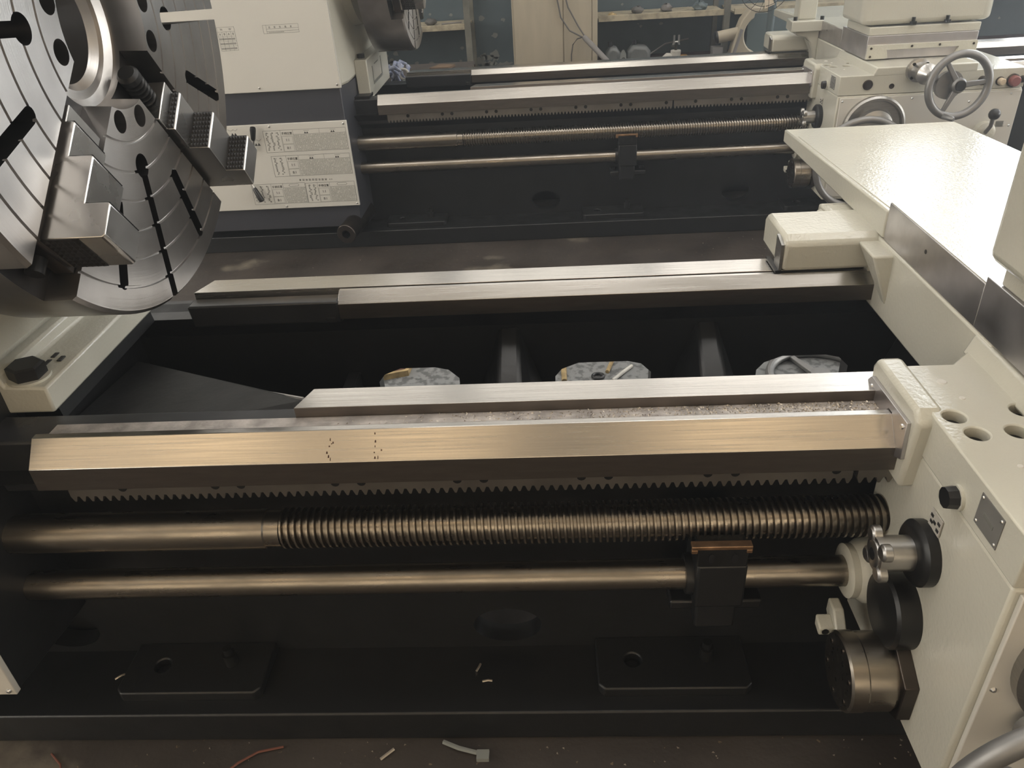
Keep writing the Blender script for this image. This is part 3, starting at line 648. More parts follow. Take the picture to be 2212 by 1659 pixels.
# ================================================================== carriages
def build_carriage(name, label, D, loc):
    t = thing(name, label, 'lathe carriage', Vector(loc)+D)
    dx, dy = D.x, D.y
    def sh(mb): mb.v = [(v[0]+dx, v[1]+dy, v[2]) for v in mb.v]; return mb
    def part(nm, mb, m, parent=None, **k): return sh(mb).build(nm, m, parent or t, **k)
    # saddle front wing
    WZ = .920
    sa = MB().prism([(.686, .853), (1.604, .853), (1.604, 1.42), (.863, 1.42), (.80, 1.36), (.70, 1.36), (.686, 1.17)], 'z', .826, WZ)
    holes = ((.722, 1.178), (.737, 1.124), (.848, 1.193), (.808, 1.128))
    hc_ = MB()
    for (x, y) in holes: hc_.rev((x, y, WZ-.035), (0, 0, 1), [(0, .0205), (.08, .0205)], 28)
    hm = boolean(sh(sa).mesh('w', WLOC[t.name]), sh(hc_).mesh('h', WLOC[t.name])); wing = mk('saddle_wing', hm, M_PALE, t, bevel=.003)
    rz = MB().prism([(.845, WZ-.01), (.862, .955), (1.36, .955), (1.36, WZ-.01)], 'y', .853, 1.42); part('wing_step', rz, M_PALE, wing, bevel=.006)
    # lip and way wiper
    lp = MB().prism([(1.185, .80), (1.175, .905), (1.20, .925), (1.385, .925), (1.40, .90), (1.385, .80), (1.30, .745), (1.19, .745)], 'x', .660, .71)
    lp = part('wing_lip', lp, M_PALE, bevel=.009)
    wp = MB().prism([(1.190, .815), (1.198, .893), (1.375, .888), (1.398, .862), (1.398, .845), (1.30, .845), (1.278, .874), (1.262, .874), (1.222, .830), (1.222, .80)], 'x', .652, .660)
    wp = part('way_wiper', wp, M_SLIDE, bevel=.001)
    part('wiper_felt', MB().prism([(1.218, .815), (1.265, .868), (1.272, .862), (1.226, .812)], 'x', .640, .652), M_PLAST, wp)
    for y, z in ((1.212, .876), (1.365, .870)): part('screw', MB().rev((.652, y, z), (-1, 0, 0), [(0, .006), (.003, .005)], 12), M_ZINC, wp)
    # bolt holes on the wing top (dark socket screws)
    for (x, y) in holes:
        s_ = part('socket_screw', MB().rev((x, y, WZ-.0348), (0, 0, 1), [(0, .0185), (.014, .0185), (.015, .017)], 24), M_BLKOX, wing)
        part('hex_socket', MB().rev((x, y, WZ-.0205), (0, 0, 1), [(0, .009), (.001, .009)], 6), M_PLAST, s_)
    for (x, y, r) in ((.75, 1.295, .010), (.762, 1.236, .006), (.90, .97, .006), (.762, 1.03, .005)):
        part('oil_hole', MB().rev((x, y, WZ), (0, 0, 1), [(0, r), (.0015, r*.8)], 12), M_PALEP, wing)
    # bridge across the bed
    br = MB().prism([(.863, .77), (1.40, .77), (1.40, .958), (.863, .958)], 'y', 1.36, 2.12); part('saddle_bridge', br, M_PALE, bevel=.006)
    # rear wing
    rb = MB().prism([(1.945, .872), (1.945, .950), (1.972, .967), (2.135, .967), (2.16, .95), (2.16, .872)], 'x', .622, .90); part('rear_wing', rb, M_PALE, bevel=.01)
    rw2 = part('rear_wiper', MB().prism([(1.95, .872), (1.95, .945), (2.0, .958), (2.0, .872)], 'x', .614, .622), M_ALU)
    part('wiper_felt', MB().box(.606, .622, 1.95, 2.05, .866, .873), M_PLAST, rw2)
    part('saddle_boss', MB().prism([(.79, 2.05), (.88, 2.05), (.88, 2.24), (.79, 2.24)], 'z', .93, .955, [(.812, 2.065), (.88, 2.065), (.88, 2.22), (.812, 2.22)]), M_PALE, bevel=.004)
    part('saddle_boss', MB().hexa([(.82, 1.99, .872), (.88, 1.99, .872), (.88, 2.26, .872), (.80, 2.26, .872), (.80, 2.05, .95), (.88, 2.05, .95), (.88, 2.25, .95), (.80, 2.25, .95)]), M_PALE, bevel=.006)
    lug = MB().hexa([(.862, 1.835, .815), (.875, 1.835, .815), (.875, 1.86, .815), (.862, 1.86, .815), (.812, 1.845, .948), (.875, 1.845, .948), (.875, 1.955, .948), (.812, 1.955, .948)])
    part('saddle_lug', lug, M_PALE, bevel=.006)
    part('saddle_lug', MB().hexa([(.855, 1.95, .83), (.88, 1.95, .83), (.88, 2.06, .83), (.855, 2.06, .83), (.84, 1.95, .95), (.88, 1.95, .95), (.88, 2.06, .95), (.84, 2.06, .95)]), M_PALE)
    # cross slide and rear cover table
    cs = part('cross_slide', MB().prism([(.866, .960), (.866, 1.056), (1.42, 1.056), (1.42, .960)], 'y', 1.44, 1.93), M_SLIDE, bevel=.0015)
    part('slide_top', MB().box(.868, 1.418, 1.44, 1.928, 1.056, 1.0585), M_PALE, cs)
    part('cross_slide_front', MB().box(.866, 1.42, 1.05, 1.44, .960, 1.072), M_SLIDE, cs, bevel=.0015)
    part('slide_plug', MB().rev((.8665, 1.70, 1.018), (-1, 0, 0), [(0, .0055), (.001, .0055)], 12), M_PLAST, cs)
    tb = part('cover_table', MB().hexa([(.862, 1.93, .962), (1.46, 1.93, .962), (1.46, 2.885, .962), (.862, 2.885, .962), (.862, 1.93, 1.036), (1.46, 1.93, 1.036), (1.46, 2.885, 1.006), (.862, 2.885, 1.006)]), M_PALE, bevel=.005)
    part('table_plate', MB().hexa([(.875, 1.93, 1.03), (1.45, 1.93, 1.03), (1.45, 2.76, 1.00), (.875, 2.76, 1.00), (.875, 1.93, 1.038), (1.45, 1.93, 1.038), (1.45, 2.76, 1.0125), (.875, 2.76, 1.0125)]), M_PALE, tb, bevel=.0015)
    # dovetail end plate of the cross slide
    ep = MB().prism([(.868, .962), (.965, .962), (.975, .968), (.965, 1.005), (1.33, 1.005), (1.315, .968), (1.33, .962), (1.42, .962), (1.42, 1.030), (.868, 1.030)], 'y', 1.035, 1.05)
    e_ = part('slide_end_plate', ep, M_PALE, cs, bevel=.001)
    for x, z in ((.885, 1.015), (.885, .975), (1.09, 1.018), (1.23, 1.018), (1.40, 1.015), (1.345, .98)): part('screw', MB().rev((x, 1.035, z), (0, -1, 0), [(0, .006), (.002, .006)], 12), M_DARKST, cs)
    part('dovetail_bed', MB().prism([(.99, .954), (1.31, .954), (1.335, .995), (.965, .995)], 'y', 1.06, 1.44), M_DARKST)
    # compound rest and tool post
    cp = part('compound_base', MB().box(.872, 1.428, 1.06, 1.40, 1.072, 1.112), M_PALE, bevel=.004)
    for x in (1.08, 1.25): 
        bo = part('tee_bolt', MB().prism(hexpoly(x, 1.052, .018), 'z', 1.118, 1.132), M_BLKOX, cp); part('stud', MB().cyl((x, 1.055, 1.13), (x, 1.055, 1.152), .009, 12), M_BLKOX, bo)
    tp = MB().prism([(.838, 1.42), (.832, 1.10), (.872, 1.068), (1.455, 1.068), (1.492, 1.11), (1.492, 1.42)], 'z', 1.118, 1.50)
    part('tool_post_housing', tp, M_PALE, bevel=.025, seg=4)
    # apron
    ap = part('apron', MB().prism([(.688, .853), (1.604, .853), (1.604, 1.20), (.70, 1.33), (.688, 1.33)], 'z', .280, .824), M_PALE, bevel=.006)
    fpz = part('apron_front_plate', MB().box(.700, 1.600, .842, .853, .30, .815), M_PALEP, ap, bevel=.002)
    for x, z in ((.712, .80), (.712, .60), (1.06, .80), (1.35, .77), (1.55, .80), (1.58, .64), (1.3, .70)): part('screw', MB().rev((x, .842, z), (0, -1, 0), [(0, .006), (.004, .003)], 12), M_ZINC, fpz)
    # left flank of the apron: bolt, plates, shafts
    bo = part('plug_bolt', MB().rev((.686, 1.042, .846), (-1, 0, 0), [(0, .024), (.006, .024)], 24), M_PALE, wing)
    part('bolt', MB().rev((.680, 1.042, .846), (-1, 0, 0), [(0, .021), (.018, .019)], 10), M_PLAST, bo)
    def plate(nm, y0, y1, z0, z1, skew, m):
        return part(nm, MB().prism([(y0, z0), (y1, z0), (y1+skew, z1), (y0+skew, z1)], 'x', .6845, .6865), m, ap)
    pp = plate('instruction_plate', .915, .985, .845, .905, 0, M_PLATE)
    for y, z in ((.921, .851), (.979, .851), (.921, .899), (.979, .899)): part('rivet', MB().rev((.6845, y, z), (-1, 0, 0), [(0, .003), (.002, .002)], 8), M_ZINC, pp)
    part('arrow_mark', MB().prism([(.935, .868), (.965, .872), (.965, .880), (.935, .876)], 'x', .6838, .6846), M_INKG, pp)
    p2_ = plate('symbol_plate', 1.060, 1.102, .735, .772, 0, M_PLATEL)
    sy = MB()
    for y, z in ((1.068, .760), (1.094, .760), (1.068, .745), (1.092, .747), (1.082, .752)): sy.box(.6835, .6846, y-.0045, y+.0045, z-.003, z+.003)
    part('symbol_print', sy, M_INK, p2_, kind='stuff')
    co = part('shaft_collar', MB().rev((.688, 1.088, .672), (-1, 0, 0), [(0, .064), (.020, .064), (.026, .058), (.03, .05)], 32), M_BLKOX, ap)
    part('spline_shaft', MB().rev((.660, 1.088, .672), (-1, 0, 0), [(0, .034), (.066, .034)], 24), M_STEEL, co)
    st = MB().rev((.608, 1.088, .672), (-1, 0, 0), [(0, .026), (.016, .026), (.018, .022)], 24)
    for k in range(4):
        q = pi/4+k*pi/2; c_ = Vector((.603, 1.088+.037*cos(q), .672+.037*sin(q))); st.rev(c_+Vector((.006, 0, 0)), (-1, 0, 0), [(0, .017), (.014, .017), (.018, .012)], 14)
    part('star_nut', st, M_STEEL, co, bevel=.001)
    part('star_nut_bore', MB().rev((.591, 1.088, .672), (-1, 0, 0), [(0, .012), (.0015, .012)], 16), M_PLAST, co)
    dc = part('black_cover', MB().rev((.688, 1.098, .508), (-1, 0, 0), [(0, .078), (.040, .078), (.046, .072), (.05, .0)], 40), M_BLKOX, ap)
    hx2 = MB().prism(hexpoly(1.058, .372, .095, pi/6), 'x', .660, .688); hx_ = part('hex_flange', hx2, M_DARKST, ap, bevel=.002)
    part('drum', MB().rev((.662, 1.058, .372), (-1, 0, 0), [(0, .074), (.008, .074), (.010, .079), (.06, .079), (.063, .081), (.092, .081), (.096, .076), (.097, 0.001)], 48), M_OIL, hx_)
    for k in range(6): q = pi/6+k*pi/3; part('drum_screw', MB().rev((.566, 1.058+.06*cos(q), .372+.06*sin(q)), (-1, 0, 0), [(0, .006), (.002, .005)], 10), M_DARKST, hx_)
    # rod bearing ring with clamp ear
    rg = part('rod_bearing', MB().rev((.688, 1.25, .462), (-1, 0, 0), [(0, .075), (.03, .07), (.045, .06), (.06, .06), (.064, .052), (.064, .0345), (0, .0345)], 32), M_PALE, ap)
    ear = MB().prism([(1.20, .395), (1.235, .395), (1.235, .36), (1.205, .335), (1.165, .335), (1.165, .365)], 'x', .598, .622)
    er = part('clamp_ear', ear, M_PALE, rg, bevel=.004)
    part('clamp_ear', MB().prism([(1.175, .362), (1.21, .372), (1.205, .345), (1.175, .340)], 'x', .566, .600), M_PALE, rg, bevel=.004)
    part('ear_bolt', MB().rev((.58, 1.178, .352), (0, -1, 0), [(0, .008), (.004, .008)], 10), M_PLAST, er)
    # front face furniture
    gl = part('sight_glass', MB().rev((.828, .853, .874), (0, -1, 0), [(0, .025), (.004, .025), (.006, .021), (.004, .0205), (.004, 0.001)], 24), M_DARKST, wing)
    part('plug_hole', MB().rev((.949, .853, .862), (0, -1, 0), [(0, .013), (.002, .013), (.001, .009), (.0005, .001)], 20), M_DARKST, wing)
    dl = part('feed_dial', MB().rev((.885, .842, .665), (0, -1, 0), [(0, .158), (.02, .158), (.028, .148), (.028, .138), (.012, .132), (.012, .10), (.035, .09), (.05, .06), (.05, .001)], 56), M_ALU, ap)
    fl = part('wheel_flange', MB().rev((1.060, .853, .935), (0, -1, 0), [(0, .056), (.025, .056), (.03, .042), (.075, .040), (.09, .046), (.12, .050), (.13, .040), (.16, .022), (.19, .022)], 40), M_STEEL, ap)
    for k in range(4): q = pi/4+k*pi/2; part('flange_bolt', MB().rev((1.060+.046*cos(q), .828, .935+.046*sin(q)), (0, -1, 0), [(0, .008), (.008, .008)], 6), M_BLKOX, fl)
    # cross-feed hand wheel
    hc = Vector((1.187, .66, .890)); nd = Vector((.05, -1, .06)).normalized()
    part('dial_disc', MB().rev(hc-nd*.05+Vector((-.03, 0, .0)), nd, [(0, .066), (.025, .066)], 40), M_CAST, fl)
    hw = part('cross_feed_wheel', MB().torus(hc, nd, .143, .0185, 64, 14), M_CAST, t)
    e1 = nd.cross(Vector((0, 0, 1))).normalized(); e2 = nd.cross(e1)
    hub = part('hub', MB().rev(hc-nd*.03, nd, [(0, .036), (.035, .036), (.045, .028)], 28), M_CAST, hw)
    part('hub_nut', MB().rev(hc+nd*.015, nd, [(0, .024), (.008, .024)], 20), M_BLKOX, hw)
    for k in range(3):
        q = RAD((185, 305, 65)[k]); d = e1*cos(q)+e2*sin(q); a = hc+d*.03; b = hc+d*.14; s_ = nd.cross(d)
        sp = MB().hexa([a-s_*.014-nd*.012, a+s_*.014-nd*.012, b+s_*.010-nd*.007, b-s_*.010-nd*.007, a-s_*.014+nd*.006, a+s_*.014+nd*.006, b+s_*.010+nd*.005, b-s_*.010+nd*.005])
        part('spoke', sp, M_CAST, hw, bevel=.004)
    hp = hc+Vector((-.055, -.01, -.135)); part('crank_handle', MB().rev(hp, Vector((.35, -1, -.05)), [(-.01, .010), (.02, .013), (.07, .013), (.08, .008)], 16), M_CAST, hw)
    # switches on the right of the front face
    for x, z, r, m, nm in ((1.482, .861, .017, M_IVORY, 'push_button'), (1.545, .861, .026, M_RED, 'push_button'), (1.59, .865, .014, M_PLAST, 'push_button'), (1.393, .868, .018, M_PLAST, 'selector_knob')):
        kb = part('switch_bezel', MB().rev((x, .853, z), (0, -1, 0), [(0, r*1.25), (.006, r*1.25), (.008, r*1.05)], 24), M_DARKST, wing)
        part(nm, MB().rev((x, .845, z), (0, -1, 0), [(0, r), (.022, r), (.028, r*.8)], 24), m, kb)
    lv = part('lever_boss', MB().rev((1.455, .842, .615), (0, -1, 0), [(0, .055), (.03, .05), (.04, .03)], 28), M_PALE, ap)
    part('lever_arm', MB().tube([(1.448, .80, .62), (1.45, .77, .66), (1.437, .745, .712), (1.425, .735, .732)], .010, 10), M_CAST, lv)
    part('lever_ball', MB().ball((1.426, .72, .730), .028), M_PLAST, lv)
    sy = part('direction_plate', MB().box(1.51, 1.55, .8415, .8425, .635, .665), M_ALU, ap)
    part('plate_print', MB().box(1.514, 1.546, .841, .8416, .641, .660), M_INKG, sy)
    # lower hand wheel on the dial shaft (long traverse)
    lw_c = Vector((.80, .69, .520)); nd = Vector((0, -1, 0))
    lw = part('traverse_wheel', MB().torus(lw_c, nd, .222, .018, 72, 14), M_CAST, t)
    part('hub', MB().rev(lw_c+Vector((0, .14, 0)), nd, [(0, .04), (.15, .04), (.16, .03)], 24), M_CAST, lw)
    for k in range(3):
        q = k*2*pi/3+.5; d = Vector((cos(q), 0, sin(q))); s_ = nd.cross(d); a = lw_c+d*.03; b = lw_c+d*.215
        part('spoke', MB().hexa([a-s_*.014-nd*.01, a+s_*.014-nd*.01, b+s_*.011-nd*.008, b-s_*.011-nd*.008, a-s_*.014+nd*.01, a+s_*.014+nd*.01, b+s_*.011+nd*.008, b-s_*.011+nd*.008]), M_CAST, lw, bevel=.004)
    if D.y > 1:      # follow rest bolted to the left side of the rear carriage
        fr_ = part('follow_rest', MB().prism([(.735, 1.86), (.845, 1.86), (.845, 1.96), (.735, 1.96)], 'z', 1.06, 1.62), M_PALE, bevel=.008)
        part('rest_base', MB().prism([(.688, 1.80), (.875, 1.80), (.885, 1.97), (.70, 1.97)], 'z', 1.0, 1.062), M_PALE, fr_, bevel=.006)
        part('rest_web', MB().prism([(.715, 1.005), (.865, 1.005), (.865, .83), (.845, .83), (.825, .93), (.79, .965), (.73, .98)], 'y', 1.83, 1.90), M_PALE, fr_, bevel=.006)
        for x_, y_ in ((.715, 1.84), (.868, 1.82)): part('bolt', MB().rev((x_, y_, 1.06), (0, 0, 1), [(0, .012), (.022, .012)], 12), M_BLKOX, fr_)
    return t
car1 = build_carriage('lathe_carriage', 'pale carriage with apron and star nut at the right edge of the front lathe', Vector((0, 0, 0)), (1.14, 1.4, .28))
car2 = build_carriage('lathe_carriage', 'pale carriage with grey hand wheel and red button on the rear lathe', Vector((.81, 3.328, 0)), (1.14, 1.4, .28))

# ================================================================== background furniture
def bench(name, label, x0, x1, posts):
    t = thing(name, label, 'shelf', ((x0+x1)/2, 7.2, 0))
    MB().box(x0, x1, 6.98, 7.48, .898, .912).build('top_board', M_SHELF, t)
    MB().box(x0, x1, 6.965, 6.985, .893, .938).build('edge_strip', M_SHELF, t, bevel=.002)
    MB().box(x0, x1, 6.98, 7.48, .52, .545).build('lower_board', M_RUST, t)
    for x in posts:
        MB().box(x-.025, x+.025, 6.955, 7.005, 0, 1.6).build('post', M_SHELFP, t, bevel=.003)
        MB().box(x-.02, x+.02, 7.43, 7.47, 0, 1.6).build('post', M_SHELFP, t)
    return t
bench('work_shelf', 'worn cream-edged shelf with grey post left of the cream cabinet', -3.6, -.62, (-.62, -2.1, -3.5))
bench('work_shelf', 'worn cream-edged shelf with clutter right of the cream cabinet', .46, 1.50, (1.50,))
bench('work_shelf', 'cream-edged shelf behind the pedestal fan and the rear carriage', 1.56, 5.0, (3.2, 4.9))
cb = thing('cabinet', 'tall cream metal cabinet standing between the two shelves', 'cabinet', (.1, 7.15, 0))
MB().box(-.25, .45, 6.95, 7.48, 0, 2.1).build('body', M_CREAM, cb, bevel=.006)
MB().box(-.235, .165, 6.938, 6.95, .08, 2.05).build('door', M_CREAM, cb, bevel=.004)
MB().box(.172, .40, 6.938, 6.95, .08, 2.05).build('door', M_CREAM, cb, bevel=.004)
MB().box(.405, .447, 6.94, 6.95, .08, 2.05).build('side_stile', M_CREAM, cb, bevel=.003)
# flaked plaster patches on the back wall
random.seed(3)
fl_ = MB()
def blob(mb, x, z, r, y):
    n = 9; a0 = random.random()*6
    pts = [(x+r*random.uniform(.5, 1.2)*cos(a0+2*pi*k/n), z+r*random.uniform(.4, 1.0)*sin(a0+2*pi*k/n)) for k in range(n)]
    mb.prism(pts, 'y', y-.003, y+.002)
for k in range(60): blob(fl_, random.uniform(-2.4, -.3), random.uniform(.45, 1.3), random.uniform(.008, .035), RY1)
for k in range(26): blob(fl_, random.uniform(-.6, -.25), random.uniform(.42, .62), random.uniform(.012, .05), RY1)
for k in range(40): blob(fl_, random.uniform(.46, 5), random.uniform(.6, 1.3), random.uniform(.006, .022), RY1)
wb = bpy.data.objects['wall_back']; fl_.build('peeled_paint', M_PEEL, wb, kind='stuff')

tag(MB().tube([(.13, 6.93, 1.5), (.15, 6.925, 1.25), (.21, 6.92, 1.02), (.29, 6.90, .88), (.34, 6.88, .805)], .006, 8).build('cable', M_CABLE, None), 'upper thin cable hanging down the cream cabinet into the conduit', 'cable', 'cables on the cabinet')
tag(MB().tube([(.12, 6.93, 1.5), (.12, 6.925, 1.1), (.15, 6.92, .95), (.22, 6.90, .85), (.33, 6.88, .795)], .006, 8).build('cable', M_CABLE, None), 'lower looping cable hanging down the cream cabinet into the conduit', 'cable', 'cables on the cabinet')
tag(MB().tube([(.33, 6.89, .80), (.28, 6.90, .785), (.245, 6.92, .74), (.232, 6.93, .66), (.23, 6.93, .50)], .005, 8).build('cable', M_CABLE, None), 'short cable bending down from the conduit end', 'cable', 'cables on the cabinet')
cd = MB().rev((.335, 6.88, .80), Vector((.28, -.30, -.26)), [(0, .018), (.02, .022), (.75, .022)], 16).build('conduit', M_COND, None); tag(cd, 'grey slanting conduit leaning in front of the cream cabinet', 'conduit')

# jugs, tag, valve on the lower shelf
def jug(x, y, label, w_, h):
    t = thing('oil_jug', label, 'jug', (x, y, .545), 'cloudy plastic jugs')
    pr_ = [(-w_/2, .0), (w_/2, .0), (w_/2+.012, h*.25), (w_/2+.012, h*.65), (w_/2-.02, h*.92), (-w_/2+.03, h), (-w_/2-.01, h*.65), (-w_/2-.012, h*.25)]
    MB().prism([(x+a, .545+b) for a, b in pr_], 'y', y-.07, y+.07).build('body', M_JUG, t, bevel=.03, seg=3)
    MB().cyl((x-w_*.2, y, .545+h-.01), (x-w_*.2, y, .545+h+.03), .022, 16).build('cap', M_PLAST, t)
jug(.585, 7.05, 'cloudy plastic jug nearest the cream cabinet on the lower shelf', .10, .155)
jug(.80, 7.05, 'wide cloudy plastic jug right of the white paper tag', .17, .155)
tg = MB().prism([(.665+.034*cos(q)*(1 if sin(q) < 0 else .75), .61+.055*sin(q)*(1.15 if sin(q) > 0 else .8)) for q in [2*pi*k/24 for k in range(24)]], 'y', 6.955, 6.965).build('paper_tag', M_PEEL, None); tag(tg, 'grey oval tag with a dark mark between the two jugs', 'tag')
MB().torus((.668, 6.954, .602), (0, 1, 0), .011, .003, 20, 6).build('printed_mark', M_INK, tg)
vt = thing('shut_off_valve', 'white and brass valve with two upright pins on the lower shelf', 'valve', (1.10, 6.96, .545))
MB().rev((1.10, 6.96, .60), (0, 0, 1), [(0, .042), (.045, .042), (.05, .038)], 24).build('bonnet', M_WHITEOBJ, vt)
MB().rev((1.10, 6.96, .545), (0, 0, 1), [(0, .035), (.055, .045)], 24).build('brass_body', M_BRASS, vt)
MB().box(1.13, 1.195, 6.935, 6.985, .555, .612).build('outlet', M_BRASS, vt, bevel=.006)
MB().tube([(1.07, 6.96, .60), (1.03, 6.955, .605), (1.0, 6.95, .58), (.985, 6.95, .54)], .028, 12).build('inlet', M_WHITEOBJ, vt)
MB().cyl((1.10, 6.96, .65), (1.10, 6.96, .685), .012, 12).build('stem', M_DARKST, vt)
MB().torus((1.10, 6.96, .69), (0, 1, 0), .024, .008, 20, 8, pi, 2*pi).build('yoke', M_ZINC, vt)
for x in (1.083, 1.121): MB().cyl((x, 6.96, .695), (x, 6.96, .765), .0085, 10).build('pin', M_ZINC, vt)
tag(MB().tube([(.90, 7.2, .58), (1.05, 7.22, .665), (1.25, 7.25, .69)], .006, 6).build('wire', M_COND, None), 'grey wire slanting behind the valve on the shelf', 'wire')
# shelf clutter
random.seed(11)
clut = [('brown crumpled lump on the right shelf beside the cabinet', .575, 7.02, .035, M_WOODE), ('dull dark lump in the middle of the right shelf', .80, 7.2, .05, M_CABLE), ('grey lump further along the right shelf', 1.05, 7.25, .05, M_COND), ('teal-grey lump near the shelf post', 1.32, 7.2, .06, M_TEALST), ('small pale block on the left shelf near the post', -.74, 7.03, .018, M_WHITEOBJ), ('dark scrap lying on the left shelf', -.95, 7.2, .05, M_CABLE)]
for lb, x, y, r, m in clut:
    mb = MB().ball((x, y, .912+r*.55), r, 12, .6)
    mb.v = [(v[0]+random.uniform(-.2, .2)*r, v[1]+random.uniform(-.2, .2)*r, max(v[2]+random.uniform(-.15, .15)*r, .9125)) for v in mb.v]
    tag(mb.build('scrap_part', m, None, smooth=60), lb, 'scrap', 'odds and ends on the shelves')
tag(MB().cyl((.49, 7.0, .918), (.62, 6.995, .918), .005, 8).build('steel_rod', M_ZINC, None), 'short bright rod lying at the front of the right shelf', 'rod')
tag(MB().cyl((-.85, 7.1, .93), (-.68, 7.12, .935), .006, 8).build('steel_rod', M_COND, None), 'grey rod lying on the left shelf near the post', 'rod')

# cream machine frame and pedestal fan
fm = thing('machine_casting', 'cream curved machine frame behind the rear lathe, next to the fan', 'machine', (1.68, 6.82, 0))
outer = [(1.44, .0), (1.44, .50), (1.515, .635), (1.545, .775), (1.58, .875), (1.65, .965), (1.73, .965)]
inner = [(1.73, .935), (1.675, .915)] + [(1.745+.14*cos(q), .765+.14*sin(q)) for q in [RAD(120+ (250-120)*k/12) for k in range(13)]] + [(1.775, .57), (1.855, .47), (1.935, .28), (1.935, 0)]
MB().prism(outer+inner, 'y', 6.76, 6.89).build('frame', M_CREAM, fm, bevel=.01)
MB().cyl((1.405, 6.82, .748), (1.57, 6.82, .775), .046, 24).build('boss', M_CREAM, fm)
MB().rev((1.38, 6.82, .744), (1, 0, .17), [(0, .02), (.012, .05), (.028, .05)], 20).build('boss_cap', M_PLAST, fm)
MB().box(1.37, 1.45, 6.78, 6.88, .60, .68).build('bracket', M_COND, fm)
MB().box(1.66, 3.15, 6.895, 6.935, .0, .90).build('guard_panel', M_TEALST, fm)
tag(MB().rev((1.36, 6.74, .0), Vector((.20, 0, .74)), [(0, .012), (.84, .012)], 10).build('steel_rod', M_COND, None), 'thin rod leaning against the cream machine frame', 'rod')
fan = thing('pedestal_fan', 'grey pedestal fan pole with wire cage behind the rear lathe', 'fan', (1.718, 6.5, 0))
MB().cyl((1.718, 6.5, .10), (1.742, 6.5, 1.45), .029, 16).build('pole', M_TEALST, fan)
MB().rev((1.718, 6.5, 0), (0, 0, 1), [(0, .16), (.03, .16), (.06, .08), (.10, .03)], 32).build('base', M_TEALST, fan)
cg = MB(); cc = Vector((1.645, 6.40, 1.155))
for R_ in (.05, .10, .15, .19): cg.torus(cc+Vector((0, -.05*(1-R_/.19), 0)), (0, 1, .1), R_, .0022, 40, 6)
for k in range(18):
    q = 2*pi*k/18; cg.tube([cc+Vector((.03*cos(q), -.06, .03*sin(q))), cc+Vector((.12*cos(q), -.05, .12*sin(q))), cc+Vector((.19*cos(q), 0, .19*sin(q)))], .0018, 5)
cg.build('cage', M_BLKOX, fan)
for k in range(4):
    q = k*pi/2+.3; e = Vector((cos(q), 0, sin(q))); p = Vector((-sin(q), 0, cos(q)))
    MB().hexa([cc+e*.02-p*.015, cc+e*.16-p*.04, cc+e*.16+p*.04+Vector((0, .03, 0)), cc+e*.02+p*.015, cc+e*.02-p*.015+Vector((0, .006, 0)), cc+e*.16-p*.04+Vector((0, .006, 0)), cc+e*.16+p*.04+Vector((0, .036, 0)), cc+e*.02+p*.015+Vector((0, .006, 0))]).build('blade', M_IVORY, fan)
MB().cyl(cc+Vector((0, -.06, 0)), cc+Vector((.03, .14, 0)), .05, 20).build('motor', M_TEALST, fan)
bk = thing('bucket', 'dark open bucket at the foot of the fan pole', 'bucket', (1.69, 6.05, .30))
MB().rev((1.69, 6.05, .42), (0, 0, 1), [(0, .11), (.20, .14), (.212, .145), (.212, .134), (.20, .13), (.01, .10)], 36).build('shell', M_BLKOX, bk)
MB().torus((1.69, 6.05, .632), (0, 0, 1), .142, .005, 40, 8).build('rim', M_COND, bk)
MB().box(1.55, 1.83, 5.9, 6.2, 0, .42).build('stand', M_BLKOX, bk)

# rag, ring, corrugated mat, cardboard behind the rear lathe's left end
stool = thing('junk_box', 'dark steel box behind the rear lathe carrying rags and mat', 'box', (-1.0, 5.75, 0))
M_BOXB = mat('brown_grimy_steel', (.060, .048, .040), .7, nscale=8, namt=.4)
MB().box(-1.45, -.55, 5.55, 6.3, 0, .735).build('body', M_BOXB, stool, bevel=.01)
MB().box(-1.47, -.53, 5.53, 6.32, .735, .75).build('lid', M_BOXB, stool, bevel=.003)
rg_ = thing('rag', 'crumpled blue and white rag beside the headstock foot of the rear lathe', 'rag', (-1.02, 5.65, .75))
random.seed(5); mb = MB()
for k in range(26):
    c0 = Vector((-1.02+random.gauss(0, .035), 5.66+random.gauss(0, .05), .78+abs(random.gauss(0, .03))))
    d = Vector((random.uniform(-1, 1), random.uniform(-1, 1), random.uniform(-.6, .6))).normalized()
    mb.tube([c0-d*.05, c0+Vector((0, 0, .018)), c0+d*.05+Vector((random.uniform(-.02, .02), 0, -.012))], [.008, .016, .008], 8)
mb.build('cloth', M_CLOTH, rg_, smooth=60)
tag(MB().torus((-.965, 5.62, .800), (.2, 1, .1), .034, .0095, 32, 10).build('ring', M_WHITEOBJ, None), 'pale pink-white ring resting on the blue rag', 'ring')
cm = MB()
pts = []
for k in range(15): pts.append((-.97+.022*k/1.0, .755+(.012 if k % 2 else 0)))
vs_ = [(x+.02, 5.56, z) for x, z in pts]+[(x+.02, 5.78, z) for x, z in pts]; n = len(pts)
vs_ += [(x+.02, 5.56, z-.005) for x, z in pts]+[(x+.02, 5.78, z-.005) for x, z in pts]
fs = [(i, i+1, n+i+1, n+i) for i in range(n-1)]+[(2*n+i, 3*n+i, 3*n+i+1, 2*n+i+1) for i in range(n-1)]+[(i, 2*n+i, 2*n+i+1, i+1) for i in range(n-1)]+[(n+i, n+i+1, 3*n+i+1, 3*n+i) for i in range(n-1)]
vs_ = [(-.84+(v[0]+.84)*.75+(v[1]-5.67)*.6, 5.67+(v[1]-5.67)*.8-(v[0]+.84)*.15, v[2]) for v in vs_]
tag(cm.add(vs_, fs).build('corrugated_mat', M_GREENSTR, None, smooth=0), 'green-grey corrugated mat lying behind the rear bed', 'mat')
